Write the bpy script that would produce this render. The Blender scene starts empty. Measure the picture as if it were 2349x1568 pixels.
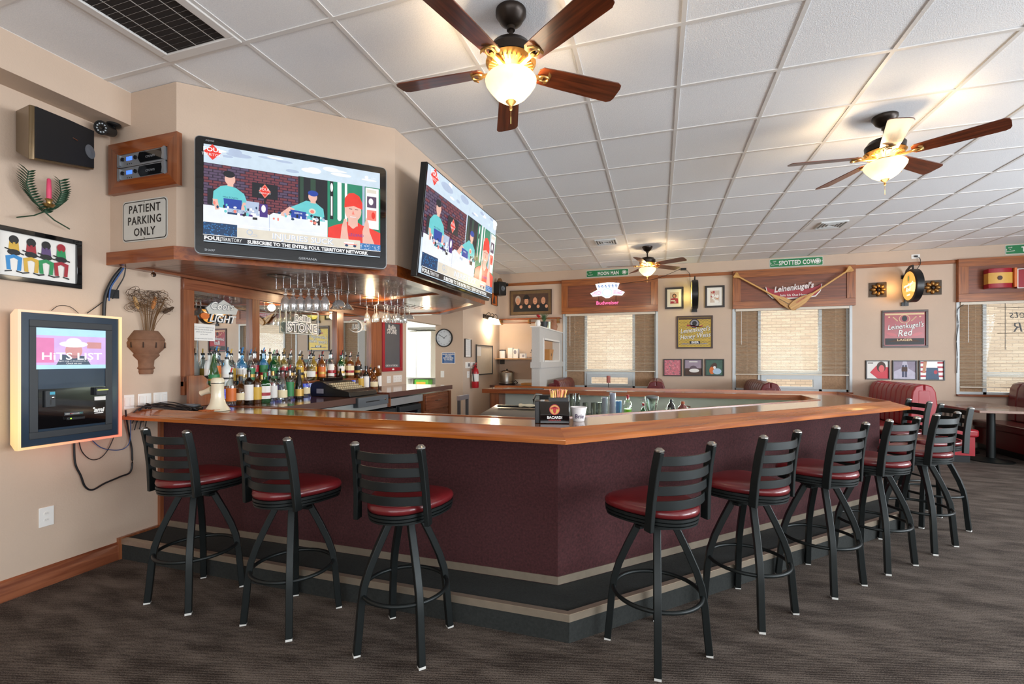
import bpy, bmesh, math, random
from math import sin, cos, pi, radians, atan2, hypot
from mathutils import Vector, Matrix
random.seed(7)
S = bpy.context.scene
COL = S.collection
# ---------------------------------------------------------------- camera
F_PX, CX, HZ, YAW, HC = 1053.0, 1174.5, 824.5, 0.3079, 1.44
cam = bpy.data.cameras.new('camera'); camo = bpy.data.objects.new('camera', cam); COL.objects.link(camo)
camo.location = (0, 0, HC); camo.rotation_euler = (pi/2, 0, YAW)
cam.sensor_width = 36; cam.lens = 36*F_PX/2349; cam.shift_y = (HZ-784)/2349; cam.clip_start = .05
S.camera = camo
# ---------------------------------------------------------------- world, exposure, daylight
S.view_settings.view_transform = 'Standard'; S.view_settings.look = 'None'
S.view_settings.gamma = 1; S.view_settings.exposure = 0.0; S.view_settings.use_curve_mapping = False
w = bpy.data.worlds.new('world'); S.world = w; w.use_nodes = True
bg = w.node_tree.nodes['Background']; bg.inputs[0].default_value = (.86, .93, 1, 1); bg.inputs[1].default_value = .95
def area(name, loc, rot, sx, sy, e, col=(1, 1, 1), spread=180):
    l = bpy.data.lights.new(name, 'AREA'); l.shape = 'RECTANGLE'; l.size = sx; l.size_y = sy; l.energy = e; l.color = col
    l.spread = radians(spread)
    o = bpy.data.objects.new(name, l); o.location = loc; o.rotation_euler = rot; COL.objects.link(o); return o
def point(name, loc, e, col=(1, .78, .52), r=.05):
    l = bpy.data.lights.new(name, 'POINT'); l.energy = e; l.color = col; l.shadow_soft_size = r
    o = bpy.data.objects.new(name, l); o.location = loc; COL.objects.link(o); return o
# daylight through the storefront openings behind the camera and on the right wall
area('daylight_front', (1.8, -3.9, 1.7), (radians(106), 0, 0), 8.4, 2.0, 215, (.95, .97, 1))
area('daylight_right', (7.3, 1.8, 1.6), (radians(99), 0, radians(90)), 7.6, 1.8, 860, (.88, .94, 1))
# ---------------------------------------------------------------- materials
def lin(c):
    if isinstance(c, str):
        c = [int(c[i:i+2], 16)/255 for i in (0, 2, 4)]
    return tuple(x/12.92 if x <= .04045 else ((x+.055)/1.055)**2.4 for x in c)
MATS = {}
def mat(name, col='808080', rough=.5, metal=0, var=.08, vs=15, bump=0, bs=150, coat=0, emis=0, trans=0, alpha=1, stretch=None, spec=.5):
    if name in MATS: return MATS[name]
    m = bpy.data.materials.new(name); m.use_nodes = True; nt = m.node_tree; p = nt.nodes['Principled BSDF']
    c = lin(col)
    p.inputs['Roughness'].default_value = rough; p.inputs['Metallic'].default_value = metal
    p.inputs['Coat Weight'].default_value = coat; p.inputs['Transmission Weight'].default_value = trans
    p.inputs['Specular IOR Level'].default_value = spec; p.inputs['Alpha'].default_value = alpha
    tc = nt.nodes.new('ShaderNodeTexCoord'); src = tc.outputs['Object']
    if stretch:
        mp = nt.nodes.new('ShaderNodeMapping'); mp.inputs['Scale'].default_value = stretch
        nt.links.new(src, mp.inputs[0]); src = mp.outputs[0]
    n = nt.nodes.new('ShaderNodeTexNoise'); n.inputs['Scale'].default_value = vs; n.inputs['Detail'].default_value = 4
    nt.links.new(src, n.inputs['Vector'])
    mx = nt.nodes.new('ShaderNodeMix'); mx.data_type = 'RGBA'
    mx.inputs[6].default_value = (*[x*(1-var) for x in c], 1); mx.inputs[7].default_value = (*[min(1, x*(1+var)) for x in c], 1)
    nt.links.new(n.outputs['Fac'], mx.inputs[0]); nt.links.new(mx.outputs[2], p.inputs['Base Color'])
    if emis:
        nt.links.new(mx.outputs[2], p.inputs['Emission Color']); p.inputs['Emission Strength'].default_value = emis
    if bump:
        b = nt.nodes.new('ShaderNodeBump'); b.inputs['Strength'].default_value = bump; b.inputs['Distance'].default_value = .002
        n2 = nt.nodes.new('ShaderNodeTexNoise'); n2.inputs['Scale'].default_value = bs; n2.inputs['Detail'].default_value = 3
        nt.links.new(src, n2.inputs['Vector']); nt.links.new(n2.outputs['Fac'], b.inputs['Height']); nt.links.new(b.outputs[0], p.inputs['Normal'])
    MATS[name] = m; return m
def wood(name, c1, c2, axis=0, rough=.3, coat=.3, sc=1.0, planks=0):
    if name in MATS: return MATS[name]
    m = bpy.data.materials.new(name); m.use_nodes = True; nt = m.node_tree; p = nt.nodes['Principled BSDF']
    p.inputs['Roughness'].default_value = rough; p.inputs['Coat Weight'].default_value = coat; p.inputs['Coat Roughness'].default_value = .12
    tc = nt.nodes.new('ShaderNodeTexCoord'); mp = nt.nodes.new('ShaderNodeMapping')
    s = [38*sc]*3; s[axis] = 2.2*sc; mp.inputs['Scale'].default_value = s
    nt.links.new(tc.outputs['Object'], mp.inputs[0])
    n = nt.nodes.new('ShaderNodeTexNoise'); n.inputs['Scale'].default_value = 1; n.inputs['Detail'].default_value = 6; n.inputs['Distortion'].default_value = .6
    nt.links.new(mp.outputs[0], n.inputs['Vector'])
    cr = nt.nodes.new('ShaderNodeValToRGB'); cr.color_ramp.elements[0].position = .32; cr.color_ramp.elements[1].position = .68
    cr.color_ramp.elements[0].color = (*lin(c1), 1); cr.color_ramp.elements[1].color = (*lin(c2), 1)
    nt.links.new(n.outputs['Fac'], cr.inputs[0]); nt.links.new(cr.outputs[0], p.inputs['Base Color'])
    b = nt.nodes.new('ShaderNodeBump'); b.inputs['Strength'].default_value = .12; b.inputs['Distance'].default_value = .001
    nt.links.new(n.outputs['Fac'], b.inputs['Height']); nt.links.new(b.outputs[0], p.inputs['Normal'])
    MATS[name] = m; return m
def glassy(name, tint='ffffff', refl=.12, rough=.02, body=0, bcol='ffffff', top=.85):
    # thin glass: fresnel mix of a clear (tinted) see-through and a gloss
    if name in MATS: return MATS[name]
    m = bpy.data.materials.new(name); m.use_nodes = True; nt = m.node_tree; nt.nodes.clear()
    out = nt.nodes.new('ShaderNodeOutputMaterial'); t = nt.nodes.new('ShaderNodeBsdfTransparent'); t.inputs[0].default_value = (*lin(tint), 1)
    g = nt.nodes.new('ShaderNodeBsdfGlossy'); g.inputs['Roughness'].default_value = rough
    lw = nt.nodes.new('ShaderNodeLayerWeight'); lw.inputs[0].default_value = .35
    mr = nt.nodes.new('ShaderNodeMapRange'); mr.inputs['To Min'].default_value = refl; mr.inputs['To Max'].default_value = .85
    mr.inputs['To Max'].default_value = top; nt.links.new(lw.outputs['Facing'], mr.inputs[0])
    mx = nt.nodes.new('ShaderNodeMixShader'); nt.links.new(mr.outputs[0], mx.inputs[0]); nt.links.new(t.outputs[0], mx.inputs[1]); nt.links.new(g.outputs[0], mx.inputs[2])
    o = mx.outputs[0]
    if body:
        d = nt.nodes.new('ShaderNodeBsdfDiffuse'); d.inputs[0].default_value = (*lin(bcol), 1)
        m2 = nt.nodes.new('ShaderNodeMixShader'); m2.inputs[0].default_value = body
        nt.links.new(o, m2.inputs[1]); nt.links.new(d.outputs[0], m2.inputs[2]); o = m2.outputs[0]
    nt.links.new(o, out.inputs[0]); MATS[name] = m; return m
def carpet():
    m = bpy.data.materials.new('carpet'); m.use_nodes = True; nt = m.node_tree; p = nt.nodes['Principled BSDF']; p.inputs['Roughness'].default_value = .9
    p.inputs['Specular IOR Level'].default_value = .25
    L = nt.links.new; tc = nt.nodes.new('ShaderNodeTexCoord')
    def mapped(rot, s):
        q = nt.nodes.new('ShaderNodeMapping'); q.inputs['Rotation'].default_value = (0, 0, radians(rot)); q.inputs['Scale'].default_value = s
        L(tc.outputs['Object'], q.inputs[0]); return q.outputs[0]
    n = nt.nodes.new('ShaderNodeTexNoise'); n.inputs['Scale'].default_value = 1; n.inputs['Detail'].default_value = 5; n.inputs['Distortion'].default_value = .5
    L(mapped(25, (3.5, 11, 1)), n.inputs['Vector'])
    n3 = nt.nodes.new('ShaderNodeTexNoise'); n3.inputs['Scale'].default_value = 1; n3.inputs['Detail'].default_value = 3
    L(mapped(-50, (3.2, 8, 1)), n3.inputs['Vector'])
    wv = nt.nodes.new('ShaderNodeTexWave'); wv.inputs['Scale'].default_value = 28; wv.inputs['Distortion'].default_value = 1.5; wv.inputs['Detail'].default_value = 2
    L(mapped(70, (1, 1, 1)), wv.inputs['Vector'])
    n2 = nt.nodes.new('ShaderNodeTexNoise'); n2.inputs['Scale'].default_value = 170; L(tc.outputs['Object'], n2.inputs['Vector'])
    a = nt.nodes.new('ShaderNodeMath'); a.operation = 'ADD'; L(n.outputs['Fac'], a.inputs[0]); L(n3.outputs['Fac'], a.inputs[1])
    b = nt.nodes.new('ShaderNodeMath'); b.operation = 'MULTIPLY_ADD'; L(wv.outputs['Fac'], b.inputs[0]); b.inputs[1].default_value = .34; a2 = nt.nodes.new('ShaderNodeMath'); a2.operation = 'MULTIPLY'; a2.inputs[1].default_value = .62; L(a.outputs[0], a2.inputs[0]); L(a2.outputs[0], b.inputs[2])
    c = nt.nodes.new('ShaderNodeMath'); c.operation = 'MULTIPLY_ADD'; L(n2.outputs['Fac'], c.inputs[0]); c.inputs[1].default_value = 1.0; L(b.outputs[0], c.inputs[2])
    cr = nt.nodes.new('ShaderNodeValToRGB'); e = cr.color_ramp.elements
    mr = nt.nodes.new('ShaderNodeMapRange'); mr.inputs['From Min'].default_value = .98; mr.inputs['From Max'].default_value = 1.68
    L(c.outputs[0], mr.inputs[0]); L(mr.outputs[0], cr.inputs[0])
    e[0].position = .15; e[1].position = .85; e[0].color = (*lin('271e18'), 1); e[1].color = (*lin('6f645b'), 1)
    L(cr.outputs[0], p.inputs['Base Color'])
    bu = nt.nodes.new('ShaderNodeBump'); bu.inputs['Strength'].default_value = .5; bu.inputs['Distance'].default_value = .003
    L(c.outputs[0], bu.inputs['Height']); L(bu.outputs[0], p.inputs['Normal']); return m
def bricks(name, c1, c2, mortar, sc=1, emis=0):
    m = bpy.data.materials.new(name); m.use_nodes = True; nt = m.node_tree; p = nt.nodes['Principled BSDF']; p.inputs['Roughness'].default_value = .85
    tc = nt.nodes.new('ShaderNodeTexCoord'); mp = nt.nodes.new('ShaderNodeMapping'); mp.inputs['Rotation'].default_value = (radians(90), 0, 0)
    b = nt.nodes.new('ShaderNodeTexBrick'); b.inputs['Scale'].default_value = sc; b.inputs['Color1'].default_value = (*lin(c1), 1); b.inputs['Color2'].default_value = (*lin(c2), 1)
    b.inputs['Mortar'].default_value = (*lin(mortar), 1); b.inputs['Brick Width'].default_value = .21; b.inputs['Row Height'].default_value = .075; b.inputs['Mortar Size'].default_value = .008
    nt.links.new(tc.outputs['Object'], mp.inputs[0]); nt.links.new(mp.outputs[0], b.inputs['Vector']); nt.links.new(b.outputs['Color'], p.inputs['Base Color']); return m
WALL = mat('wall_plaster', 'c5af9b', .75, var=.05, vs=4, bump=.55, bs=90)
WALLG = mat('white_partition', 'c3c0bb', .8, var=.08, vs=60, bump=.8, bs=160)
TILE = mat('ceiling_tile', 'eef2f8', .9, var=.16, vs=170, bump=.8, bs=160)
GRID = mat('ceiling_grid_metal', 'dcdad7', .45, var=.03)
OAK = wood('valance_oak', '75401f', 'a8622e', 0); OAKV = wood('valance_oak_upright', '75401f', 'a8622e', 2)
OAKP = wood('valance_panel', '653620', '87492a', 0, .4, .1)
MAH = wood('mahogany', '6f3115', '97501f', 0, .28, .35); MAHV = wood('mahogany_upright', '6f3a20', '955a38', 2, .3, .3)
MAHY = wood('mahogany_long', '6a3520', '91573a', 1, .28, .35)
BEAD = None
BLK = mat('black_metal', '1d2222', .42, .5, var=.1, bump=.12, bs=400)
BLKP = mat('black_plastic', '111214', .35, var=.1)
BLKG = mat('black_gloss', '08090b', .08, var=.05, coat=.5)
DGREY = mat('dark_grey', '2c3034', .5, var=.1)
GREY = mat('grey_plastic', '5d6166', .45, var=.08)
WHITE = mat('white_plastic', 'e9e7e2', .35, var=.03)
PAPER = mat('paper', 'e7e4de', .8, var=.03)
CHROME = mat('chrome', 'c9c9cb', .12, 1, var=.03)
STEEL = mat('brushed_steel', 'a5a39e', .28, 1, var=.1, stretch=(4, 120, 120), vs=1)
BRONZE = mat('oil_bronze', '2a211b', .35, .6, var=.15)
BRASS = mat('antique_brass', 'a5834f', .3, .8, var=.1)
VINYL = mat('burgundy_vinyl', '62171b', .3, var=.14, vs=12, bump=.25, bs=120, coat=.25)
REDP = mat('red_paint', 'b01722', .3, var=.06)
RED = mat('red_enamel', '9c1f2c', .35, var=.06); GREEN = mat('sign_green', '1c7a45', .4, var=.04); YEL = mat('mustard', 'cda43a', .5, var=.08)
BLUE = mat('sign_blue', '2a5a96', .45, var=.05); NAVY = mat('navy', '1d2a4a', .5); TEAL = mat('teal_print', '4fa39a', .5); SKIN = mat('printed_skin', 'c79070', .6, var=.15)
BROWN = mat('brown_print', '4b342a', .6, var=.25, vs=30); GREYP = mat('grey_print', '8d8a92', .6, var=.35, vs=25); ORANGE = mat('orange_print', 'cf6a26', .5)
PURP = mat('purple_print', '5c4572', .6); INK = mat('ink', '141314', .5)
GLASS = glassy('clear_glass', 'f4f6f6', .16, body=.10, bcol='ffffff'); MIRR = mat('mirror_silver', 'e2e6e6', .015, 1, var=.0)
FROST = mat('etched_white', 'f2efe8', .5, var=.03)
WARM = mat('lamp_glow', 'ffe2b0', .5, emis=9, var=.02)
# ---------------------------------------------------------------- mesh builder
class MB:
    def __init__(s): s.v = []; s.f = []; s.m = []; s.M = Matrix.Identity(4)
    def at(s, loc=(0, 0, 0), rz=0, rx=0, ry=0):
        s.M = Matrix.Translation(loc) @ Matrix.Rotation(rz, 4, 'Z') @ Matrix.Rotation(ry, 4, 'Y') @ Matrix.Rotation(rx, 4, 'X'); return s
    def add(s, vs, fs, m=0):
        b = len(s.v); s.v += [s.M @ Vector(q) for q in vs]
        for q in fs: s.f.append([b+i for i in q]); s.m.append(m)
        return s
    def box(s, x0, x1, y0, y1, z0, z1, m=0):
        return s.add([(x, y, z) for z in (z0, z1) for y in (y0, y1) for x in (x0, x1)],
                     [(0, 2, 3, 1), (4, 5, 7, 6), (0, 1, 5, 4), (2, 6, 7, 3), (0, 4, 6, 2), (1, 3, 7, 5)], m)
    def prism(s, poly, a, b, axis='z', m=0):
        # polygon given ccw; axis z: (x,y); axis y: (x,z) seen from -y
        n = len(poly)
        if axis == 'z': vs = [(x, y, a) for x, y in poly]+[(x, y, b) for x, y in poly]
        elif axis == 'y': vs = [(x, b, z) for x, z in poly]+[(x, a, z) for x, z in poly]
        else: vs = [(a, y, z) for y, z in poly]+[(b, y, z) for y, z in poly]
        return s.add(vs, [tuple(range(n))[::-1], tuple(range(n, 2*n))]+[(i, (i+1) % n, n+(i+1) % n, n+i) for i in range(n)], m)
    def flat(s, poly, y, m=0):
        return s.add([(x, y, z) for x, z in poly], [tuple(range(len(poly)))], m)
    def rect(s, x0, x1, z0, z1, y, m=0): return s.flat([(x0, z0), (x1, z0), (x1, z1), (x0, z1)], y, m)
    def ell(s, cx, cz, rx, rz, y, m=0, n=24, rot=0, a0=0, a1=2*pi):
        pts = []
        for i in range(n):
            a = a0+(a1-a0)*i/(n if a1-a0 > 6.2 else n-1); x, z = rx*cos(a), rz*sin(a)
            pts.append((cx+x*cos(rot)-z*sin(rot), cz+x*sin(rot)+z*cos(rot)))
        return s.flat(pts, y, m)
    def lathe(s, prof, seg=20, c=(0, 0, 0), m=0, axis='z', caps=True):
        vs = []; fs = []; k = len(prof)
        for i in range(seg):
            a = 2*pi*i/seg
            for r, h in prof:
                p = (r*cos(a), r*sin(a), h) if axis == 'z' else ((r*cos(a), -h, r*sin(a)) if axis == 'y' else (h, r*cos(a), r*sin(a)))
                vs.append((c[0]+p[0], c[1]+p[1], c[2]+p[2]))
        for i in range(seg):
            j = (i+1) % seg
            for q in range(k-1): fs.append((i*k+q, j*k+q, j*k+q+1, i*k+q+1))
        if caps:
            if prof[0][0] > 1e-6: fs.append(tuple(i*k for i in range(seg))[::-1])
            if prof[-1][0] > 1e-6: fs.append(tuple(i*k+k-1 for i in range(seg)))
        return s.add(vs, fs, m)
    def sweep(s, pts, prof, m=0, up=(0, 0, 1), closed=False, scale=None):
        # prof: list of (side, up) offsets, swept along pts
        P = [Vector(p) for p in pts]; n = len(P); k = len(prof); vs = []; fs = []
        for i, p in enumerate(P):
            if closed: t = (P[(i+1) % n]-P[i-1])
            else: t = P[min(i+1, n-1)]-P[max(i-1, 0)]
            t.normalize(); u = Vector(up); sd = t.cross(u)
            if sd.length < 1e-3: sd = t.cross(Vector((0, 1, 0)))
            sd.normalize(); u2 = sd.cross(t); sc = scale[i] if scale else 1
            vs += [tuple(p+sd*a*sc+u2*b*sc) for a, b in prof]
        for i in range(n if closed else n-1):
            j = (i+1) % n
            for q in range(k): fs.append((i*k+q, i*k+(q+1) % k, j*k+(q+1) % k, j*k+q))
        if not closed: fs += [tuple(range(k))[::-1], tuple(range((n-1)*k, n*k))]
        return s.add(vs, fs, m)
    def tube(s, pts, r, seg=8, m=0, closed=False):
        return s.sweep(pts, [(r*cos(2*pi*i/seg), -r*sin(2*pi*i/seg)) for i in range(seg)], m, closed=closed)
    def bar(s, pts, w, t, m=0, up=(0, 0, 1), scale=None):
        return s.sweep(pts, [(-w/2, -t/2), (-w/2, t/2), (w/2, t/2), (w/2, -t/2)], m, up=up, scale=scale)
    def text(s, t, x, z, size, y, m=0, sx=1, shear=0, al='CENTER', ext=.0008, off=0, rot=0, sp=1):
        cu = bpy.data.curves.new('t', 'FONT'); cu.body = t; cu.size = size; cu.align_x = al; cu.extrude = ext; cu.offset = off; cu.resolution_u = 2; cu.space_character = sp; cu.space_line = .95
        ob = bpy.data.objects.new('t', cu); me = bpy.data.meshes.new_from_object(ob)
        c_, s_ = cos(rot), sin(rot); vs = []
        for q in me.vertices:
            a = q.co.x*sx+q.co.y*shear; b = q.co.y
            vs.append((x+a*c_-b*s_, y-q.co.z, z+a*s_+b*c_))
        s.add(vs, [tuple(p.vertices) for p in me.polygons], m)
        bpy.data.objects.remove(ob); bpy.data.curves.remove(cu); bpy.data.meshes.remove(me); return s
    def build(s, name, mats, parent=None, smooth=40, bevel=0, subd=0, loc=None, rz=0):
        me = bpy.data.meshes.new(name); me.from_pydata([tuple(v) for v in s.v], [], s.f)
        mats = mats if isinstance(mats, (list, tuple)) else [mats]
        for q in mats: me.materials.append(q)
        me.polygons.foreach_set('material_index', s.m); me.update()
        if smooth:
            me.shade_smooth(); me.set_sharp_from_angle(angle=radians(smooth))
        o = bpy.data.objects.new(name, me); COL.objects.link(o); o.parent = parent
        if loc is not None: o.location = loc; o.rotation_euler = (0, 0, rz)
        if bevel:
            b = o.modifiers.new('bevel', 'BEVEL'); b.width = bevel; b.segments = 2; b.limit_method = 'ANGLE'; b.harden_normals = False
        if subd:
            b = o.modifiers.new('subd', 'SUBSURF'); b.levels = subd; b.render_levels = subd
        return o
def thing(name, label, cat, loc=(0, 0, 0), rz=0, group=None):
    o = bpy.data.objects.new(name, None); COL.objects.link(o); o.empty_display_size = .1
    o.location = loc; o.rotation_euler = (0, 0, rz); return tag(o, label, cat, group)
def tag(o, label, cat, group=None, kind=None):
    o['label'] = label; o['category'] = cat
    if group: o['group'] = group
    if kind: o['kind'] = kind
    return o
def struct(o, label=None):
    o['kind'] = 'structure'
    if label: o['label'] = label
    return o
KIDS = {}
def dup(root, loc, rz=0, label=None, group=None):
    r = root.copy(); COL.objects.link(r); r.location = loc; r.rotation_euler = (0, 0, rz)
    if label: r['label'] = label
    if group: r['group'] = group
    for ch in list(root.children):
        c = ch.copy(); COL.objects.link(c); c.parent = r
        for g in list(ch.children):
            d = g.copy(); COL.objects.link(d); d.parent = c
    return r
# ---------------------------------------------------------------- measuring helpers: a sight line met with a plane of the room
_c, _s = cos(YAW), sin(YAW)
def _ray(u, v):
    xc = (u-CX)/F_PX; return Vector((_c*xc-_s, _s*xc+_c, (HZ-v)/F_PX))
def WX(u, v, x): r = _ray(u, v); return Vector((0, 0, HC))+r*(x/r.x)
def WY(u, v, y): r = _ray(u, v); return Vector((0, 0, HC))+r*(y/r.y)
def WZ(u, v, z): r = _ray(u, v); return Vector((0, 0, HC))+r*((z-HC)/r.z)
def WP(u, v, a, b):
    r = _ray(u, v); n = Vector((-(b[1]-a[1]), b[0]-a[0], 0)); t = (n.x*a[0]+n.y*a[1])/(n.x*r.x+n.y*r.y); return Vector((0, 0, HC))+r*t
def wrect(fn, u0, v0, u1, v1, rz, *a):
    """rectangle on a wall: centre, width, height"""
    vm, um = (v0+v1)/2, (u0+u1)/2
    p, q = fn(u0, vm, *a), fn(u1, vm, *a); t, b = fn(um, v0, *a), fn(um, v1, *a)
    c = (p+q)/2; c.z = (t.z+b.z)/2
    return c, (q-p).length, t.z-b.z, rz
LW, BW, EW = -3.72, 9.47, -3.3          # left wall x, window wall y, end wall x
CEIL = 3.302
RL, RB = pi/2, 0
def onL(u0, v0, u1, v1, off=0): return wrect(WX, u0, v0, u1, v1, RL, LW+off)
def onB(u0, v0, u1, v1, off=0): return wrect(WY, u0, v0, u1, v1, RB, BW-off)
def onE(u0, v0, u1, v1, off=0): return wrect(WX, u0, v0, u1, v1, RL, EW+off)
def onS(u0, v0, u1, v1, off=0): return wrect(WY, u0, v0, u1, v1, RB, 2.25-off)
# ================================================================ SHELL
o = MB().box(-3.84, 7.1, -3.7, 9.6, -.1, 0).build('floor', carpet(), smooth=0); struct(o)
o = MB().box(-6.6, -3.84, 5.2, 9.6, -.1, 0).build('floor', mat('kitchen_tile', 'bdb8ae', .4, var=.05), smooth=0); struct(o)
# suspended ceiling: tiles above, thin metal grid below
T1, T2, GX, GY = .6096, .618, .1342, 2.7129
mb = MB(); x = GX-7*T1
xs = [GX+i*T1 for i in range(-7, 12)]; ys = [GY+j*T2 for j in range(-11, 12)]
RET = (GX-5*T1, GX-4*T1, GY-3*T2, GY-T2)
mb.box(-3.9, 7.1, -3.7, 9.6, CEIL+.003, CEIL+.06)
struct(mb.build('ceiling', TILE, smooth=0))
mb = MB()
for x in xs:
    if -3.6 < x < 7.1: mb.box(x-.0125, x+.0125, -3.7, 9.47, CEIL-.002, CEIL+.003)
for y in ys:
    if -3.7 < y < 9.5:
        if abs(y-(GY-2*T2)) < .01: mb.box(-3.6, GX-5*T1, y-.0125, y+.0125, CEIL-.0025, CEIL+.003).box(GX-4*T1, 7.0, y-.0125, y+.0125, CEIL-.0025, CEIL+.003)
        else: mb.box(-3.6, 7.0, y-.0125, y+.0125, CEIL-.0025, CEIL+.003)
struct(mb.build('trim_1', GRID, smooth=0), 'painted metal grid of the suspended ceiling')
KH = WX(932, 733, LW).z
mb = MB().box(-3.84, LW, -3.7, 6.29, 0, CEIL).box(-3.84, LW, 6.29, 7.5, KH, CEIL)
struct(mb.build('wall_left', WALL, smooth=0))
mb = MB().box(-3.84, EW, 7.5, 7.6, 0, CEIL).box(EW-.1, EW, 7.6, 9.6, 0, CEIL)
struct(mb.build('wall_end', WALL, smooth=0))
# kitchen beyond the opening
KW = mat('kitchen_white', 'e9eae6', .5, var=.03)
mb = MB().box(-6.6, -6.5, 5.2, 9.6, 0, 2.7).box(-6.6, -3.4, 9.0, 9.1, 0, 2.7).box(-6.6, -3.84, 5.1, 5.2, 0, 2.7).box(-6.6, -3.84, 5.2, 9.0, 2.7, 2.8)
struct(mb.build('wall_kitchen', KW, smooth=0))
# window wall with three openings
wz0, wz1 = .87, 2.39
W = [(-1.86, -.03), (1.36, 3.21), (4.73, 6.6)]
mb = MB(); e = EW-.1
for a, b in W: mb.box(e, a, BW, BW+.16, 0, CEIL); mb.box(a, b, BW, BW+.16, 0, wz0); mb.box(a, b, BW, BW+.16, wz1, CEIL); e = b
mb.box(e, 7.1, BW, BW+.16, 0, CEIL)
struct(mb.build('wall_windows', WALL, smooth=0))
mb = MB(); e = -3.7
for a, b in ((-1.5, 2.6), (3.6, 6.6)): mb.box(7.0, 7.12, e, a+1.2, 0, CEIL) if False else None
for a, b, c_, d in ((-3.7, -2.4, 0, CEIL), (-2.4, 2.4, 0, .75), (-2.4, 2.4, 2.6, CEIL), (2.4, 3.0, 0, CEIL), (3.0, 8.2, 0, .75), (3.0, 8.2, 2.6, CEIL), (8.2, 9.6, 0, CEIL)):
    mb.box(7.0, 7.12, a, b, c_, d)
struct(mb.build('wall_right', WALL, smooth=0))
mb = MB()
for a, b, c_, d in ((-3.84, -2.6, 0, CEIL), (-2.6, 6.2, 0, .7), (-2.6, 6.2, 2.75, CEIL), (6.2, 7.1, 0, CEIL), (1.6, 1.8, .7, 2.75)):
    mb.box(a, b, -3.7, -3.6, c_, d)
struct(mb.build('wall_front', WALL, smooth=0))
# dropped soffit along the left wall
mb = MB().prism([(-3.72, -3.6), (-3.51, -3.6), (-3.51, 2.25), (-3.72, 2.25)], 3.075, CEIL)
soff = mb.build('trim_2', WALL, smooth=0); struct(soff, 'dropped plaster soffit along the top of the left wall')
# mass that hangs above the back bar
MASS = [(-3.72, 2.25), (-3.076, 2.25), (-2.02, 3.24), (-2.02, 5.19), (-3.0, 6.15), (-3.72, 6.15)]
mb = MB().prism(MASS, 2.19, CEIL)
struct(mb.build('wall_hanging', WALL, smooth=0), 'plastered wall mass hanging above the back bar')
# baseboards
mb = MB()
prof = [(0, 0), (.02, 0), (.02, .09), (.012, .105), (.012, .115), (0, .125)]
mb.prism([(0, z) if 0 else (x, z) for x, z in prof], -.001, 6.1, 'y')
bbm = MB().sweep([(-3.72, -3.6, 0), (-3.72, 2.29, 0)], [(a, b) for a, b in prof])
struct(bbm.build('baseboard_left', MAHY))
# chair-height rail line over windows
def trimbox(n, x0, x1, z0, z1, d=.02, m=None):
    struct(MB().box(x0, x1, BW-d, BW, z0, z1).build(n, m or OAK, bevel=.002))
trimbox('trim_3', EW+.05, -1.91, 3.03, 3.09); trimbox('trim_4', 0.0, 1.33, 3.03, 3.09); trimbox('trim_5', 3.27, 4.70, 3.03, 3.09)
# outside: tan brick building opposite, pavement
struct(MB().box(-8, 12, 13.0, 13.2, -.5, 7).build('wall_opposite_building', bricks('tan_brick', 'c3ab92', 'b39a82', '9c8874'), smooth=0), 'tan brick wall of the building across the alley')
struct(MB().box(-8, 12, 9.7, 13.0, -.5, -.3).build('ground_outside', mat('asphalt', '8c8a88', .9), smooth=0), 'grey asphalt alley outside the windows')
area('sky_alley', (2.5, 11.2, 9.0), (radians(12), 0, 0), 16, 2.5, 5200, (.95, .97, 1))
# windows
FRAME = mat('window_metal', 'c3c9ca', .35, var=.04); CORK = mat('brown_board', 'a58567', .85, var=.35, vs=38, bump=.6, bs=60); SLAT = mat('blind_slat', 'dcd0bd', .45, var=.03)
PANE = glassy('window_glass', 'f4f8f8', .015, top=.08)
for i, (a, b) in enumerate(W):
    mb = MB(); y0, y1 = BW+.05, BW+.11
    cl, cr_ = (a+.46, b-.46) if i < 2 else (a+.40, b+.3)
    for x0, x1, z0, z1 in ((a, a+.04, wz0, wz1), (b-.04, b, wz0, wz1), (a, b, wz1-.04, wz1), (a, b, wz0, wz0+.04), (cl-.05, cl, wz0, wz1), (cr_, cr_+.05, wz0, wz1), (cl, cr_, 1.16, 1.24)):
        if x0 < b: mb.box(x0, min(x1, b), y0, y1, z0, z1)
    # hopper sash at the bottom
    if i < 2:
        for x0, x1, z0, z1 in ((cl, cl+.09, .91, 1.16), (cr_-.09, cr_, .91, 1.16), (cl+.09, cr_-.09, 1.08, 1.16), (cl+.09, cr_-.09, .91, .95)): mb.box(x0, x1, y0-.02, y1-.01, z0, z1)
    o = struct(mb.build('window_%d' % (i+1), FRAME, bevel=.002))
    p = MB().box(cl, min(cr_, b-.04), y0+.025, y0+.03, wz0+.04, wz1-.04).build('glass_pane', PANE, o, smooth=0)
    q = MB().box(a+.04, cl-.05, y0+.02, y0+.035, wz0+.04, wz1-.04)
    if cr_+.05 < b-.04: q.box(cr_+.05, b-.04, y0+.02, y0+.035, wz0+.04, wz1-.04)
    q.build('side_board', CORK, o, smooth=0)
    MB().box(a-.03, b+.03, BW-.06, BW+.05, wz0-.03, wz0).build('window_sill', MAH if i > 0 else FRAME, o, bevel=.003)
    # white jamb lining
    MB().box(a-.03, a+.012, BW-.015, BW+.05, wz0, wz1).box(b-.012, b+.03, BW-.015, BW+.05, wz0, wz1).build('jamb', FRAME, o)
lab = ['left window, in front of the striped booth back', 'middle window, behind the wooden paddles', 'right window, behind the unlit neon sign']
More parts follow.
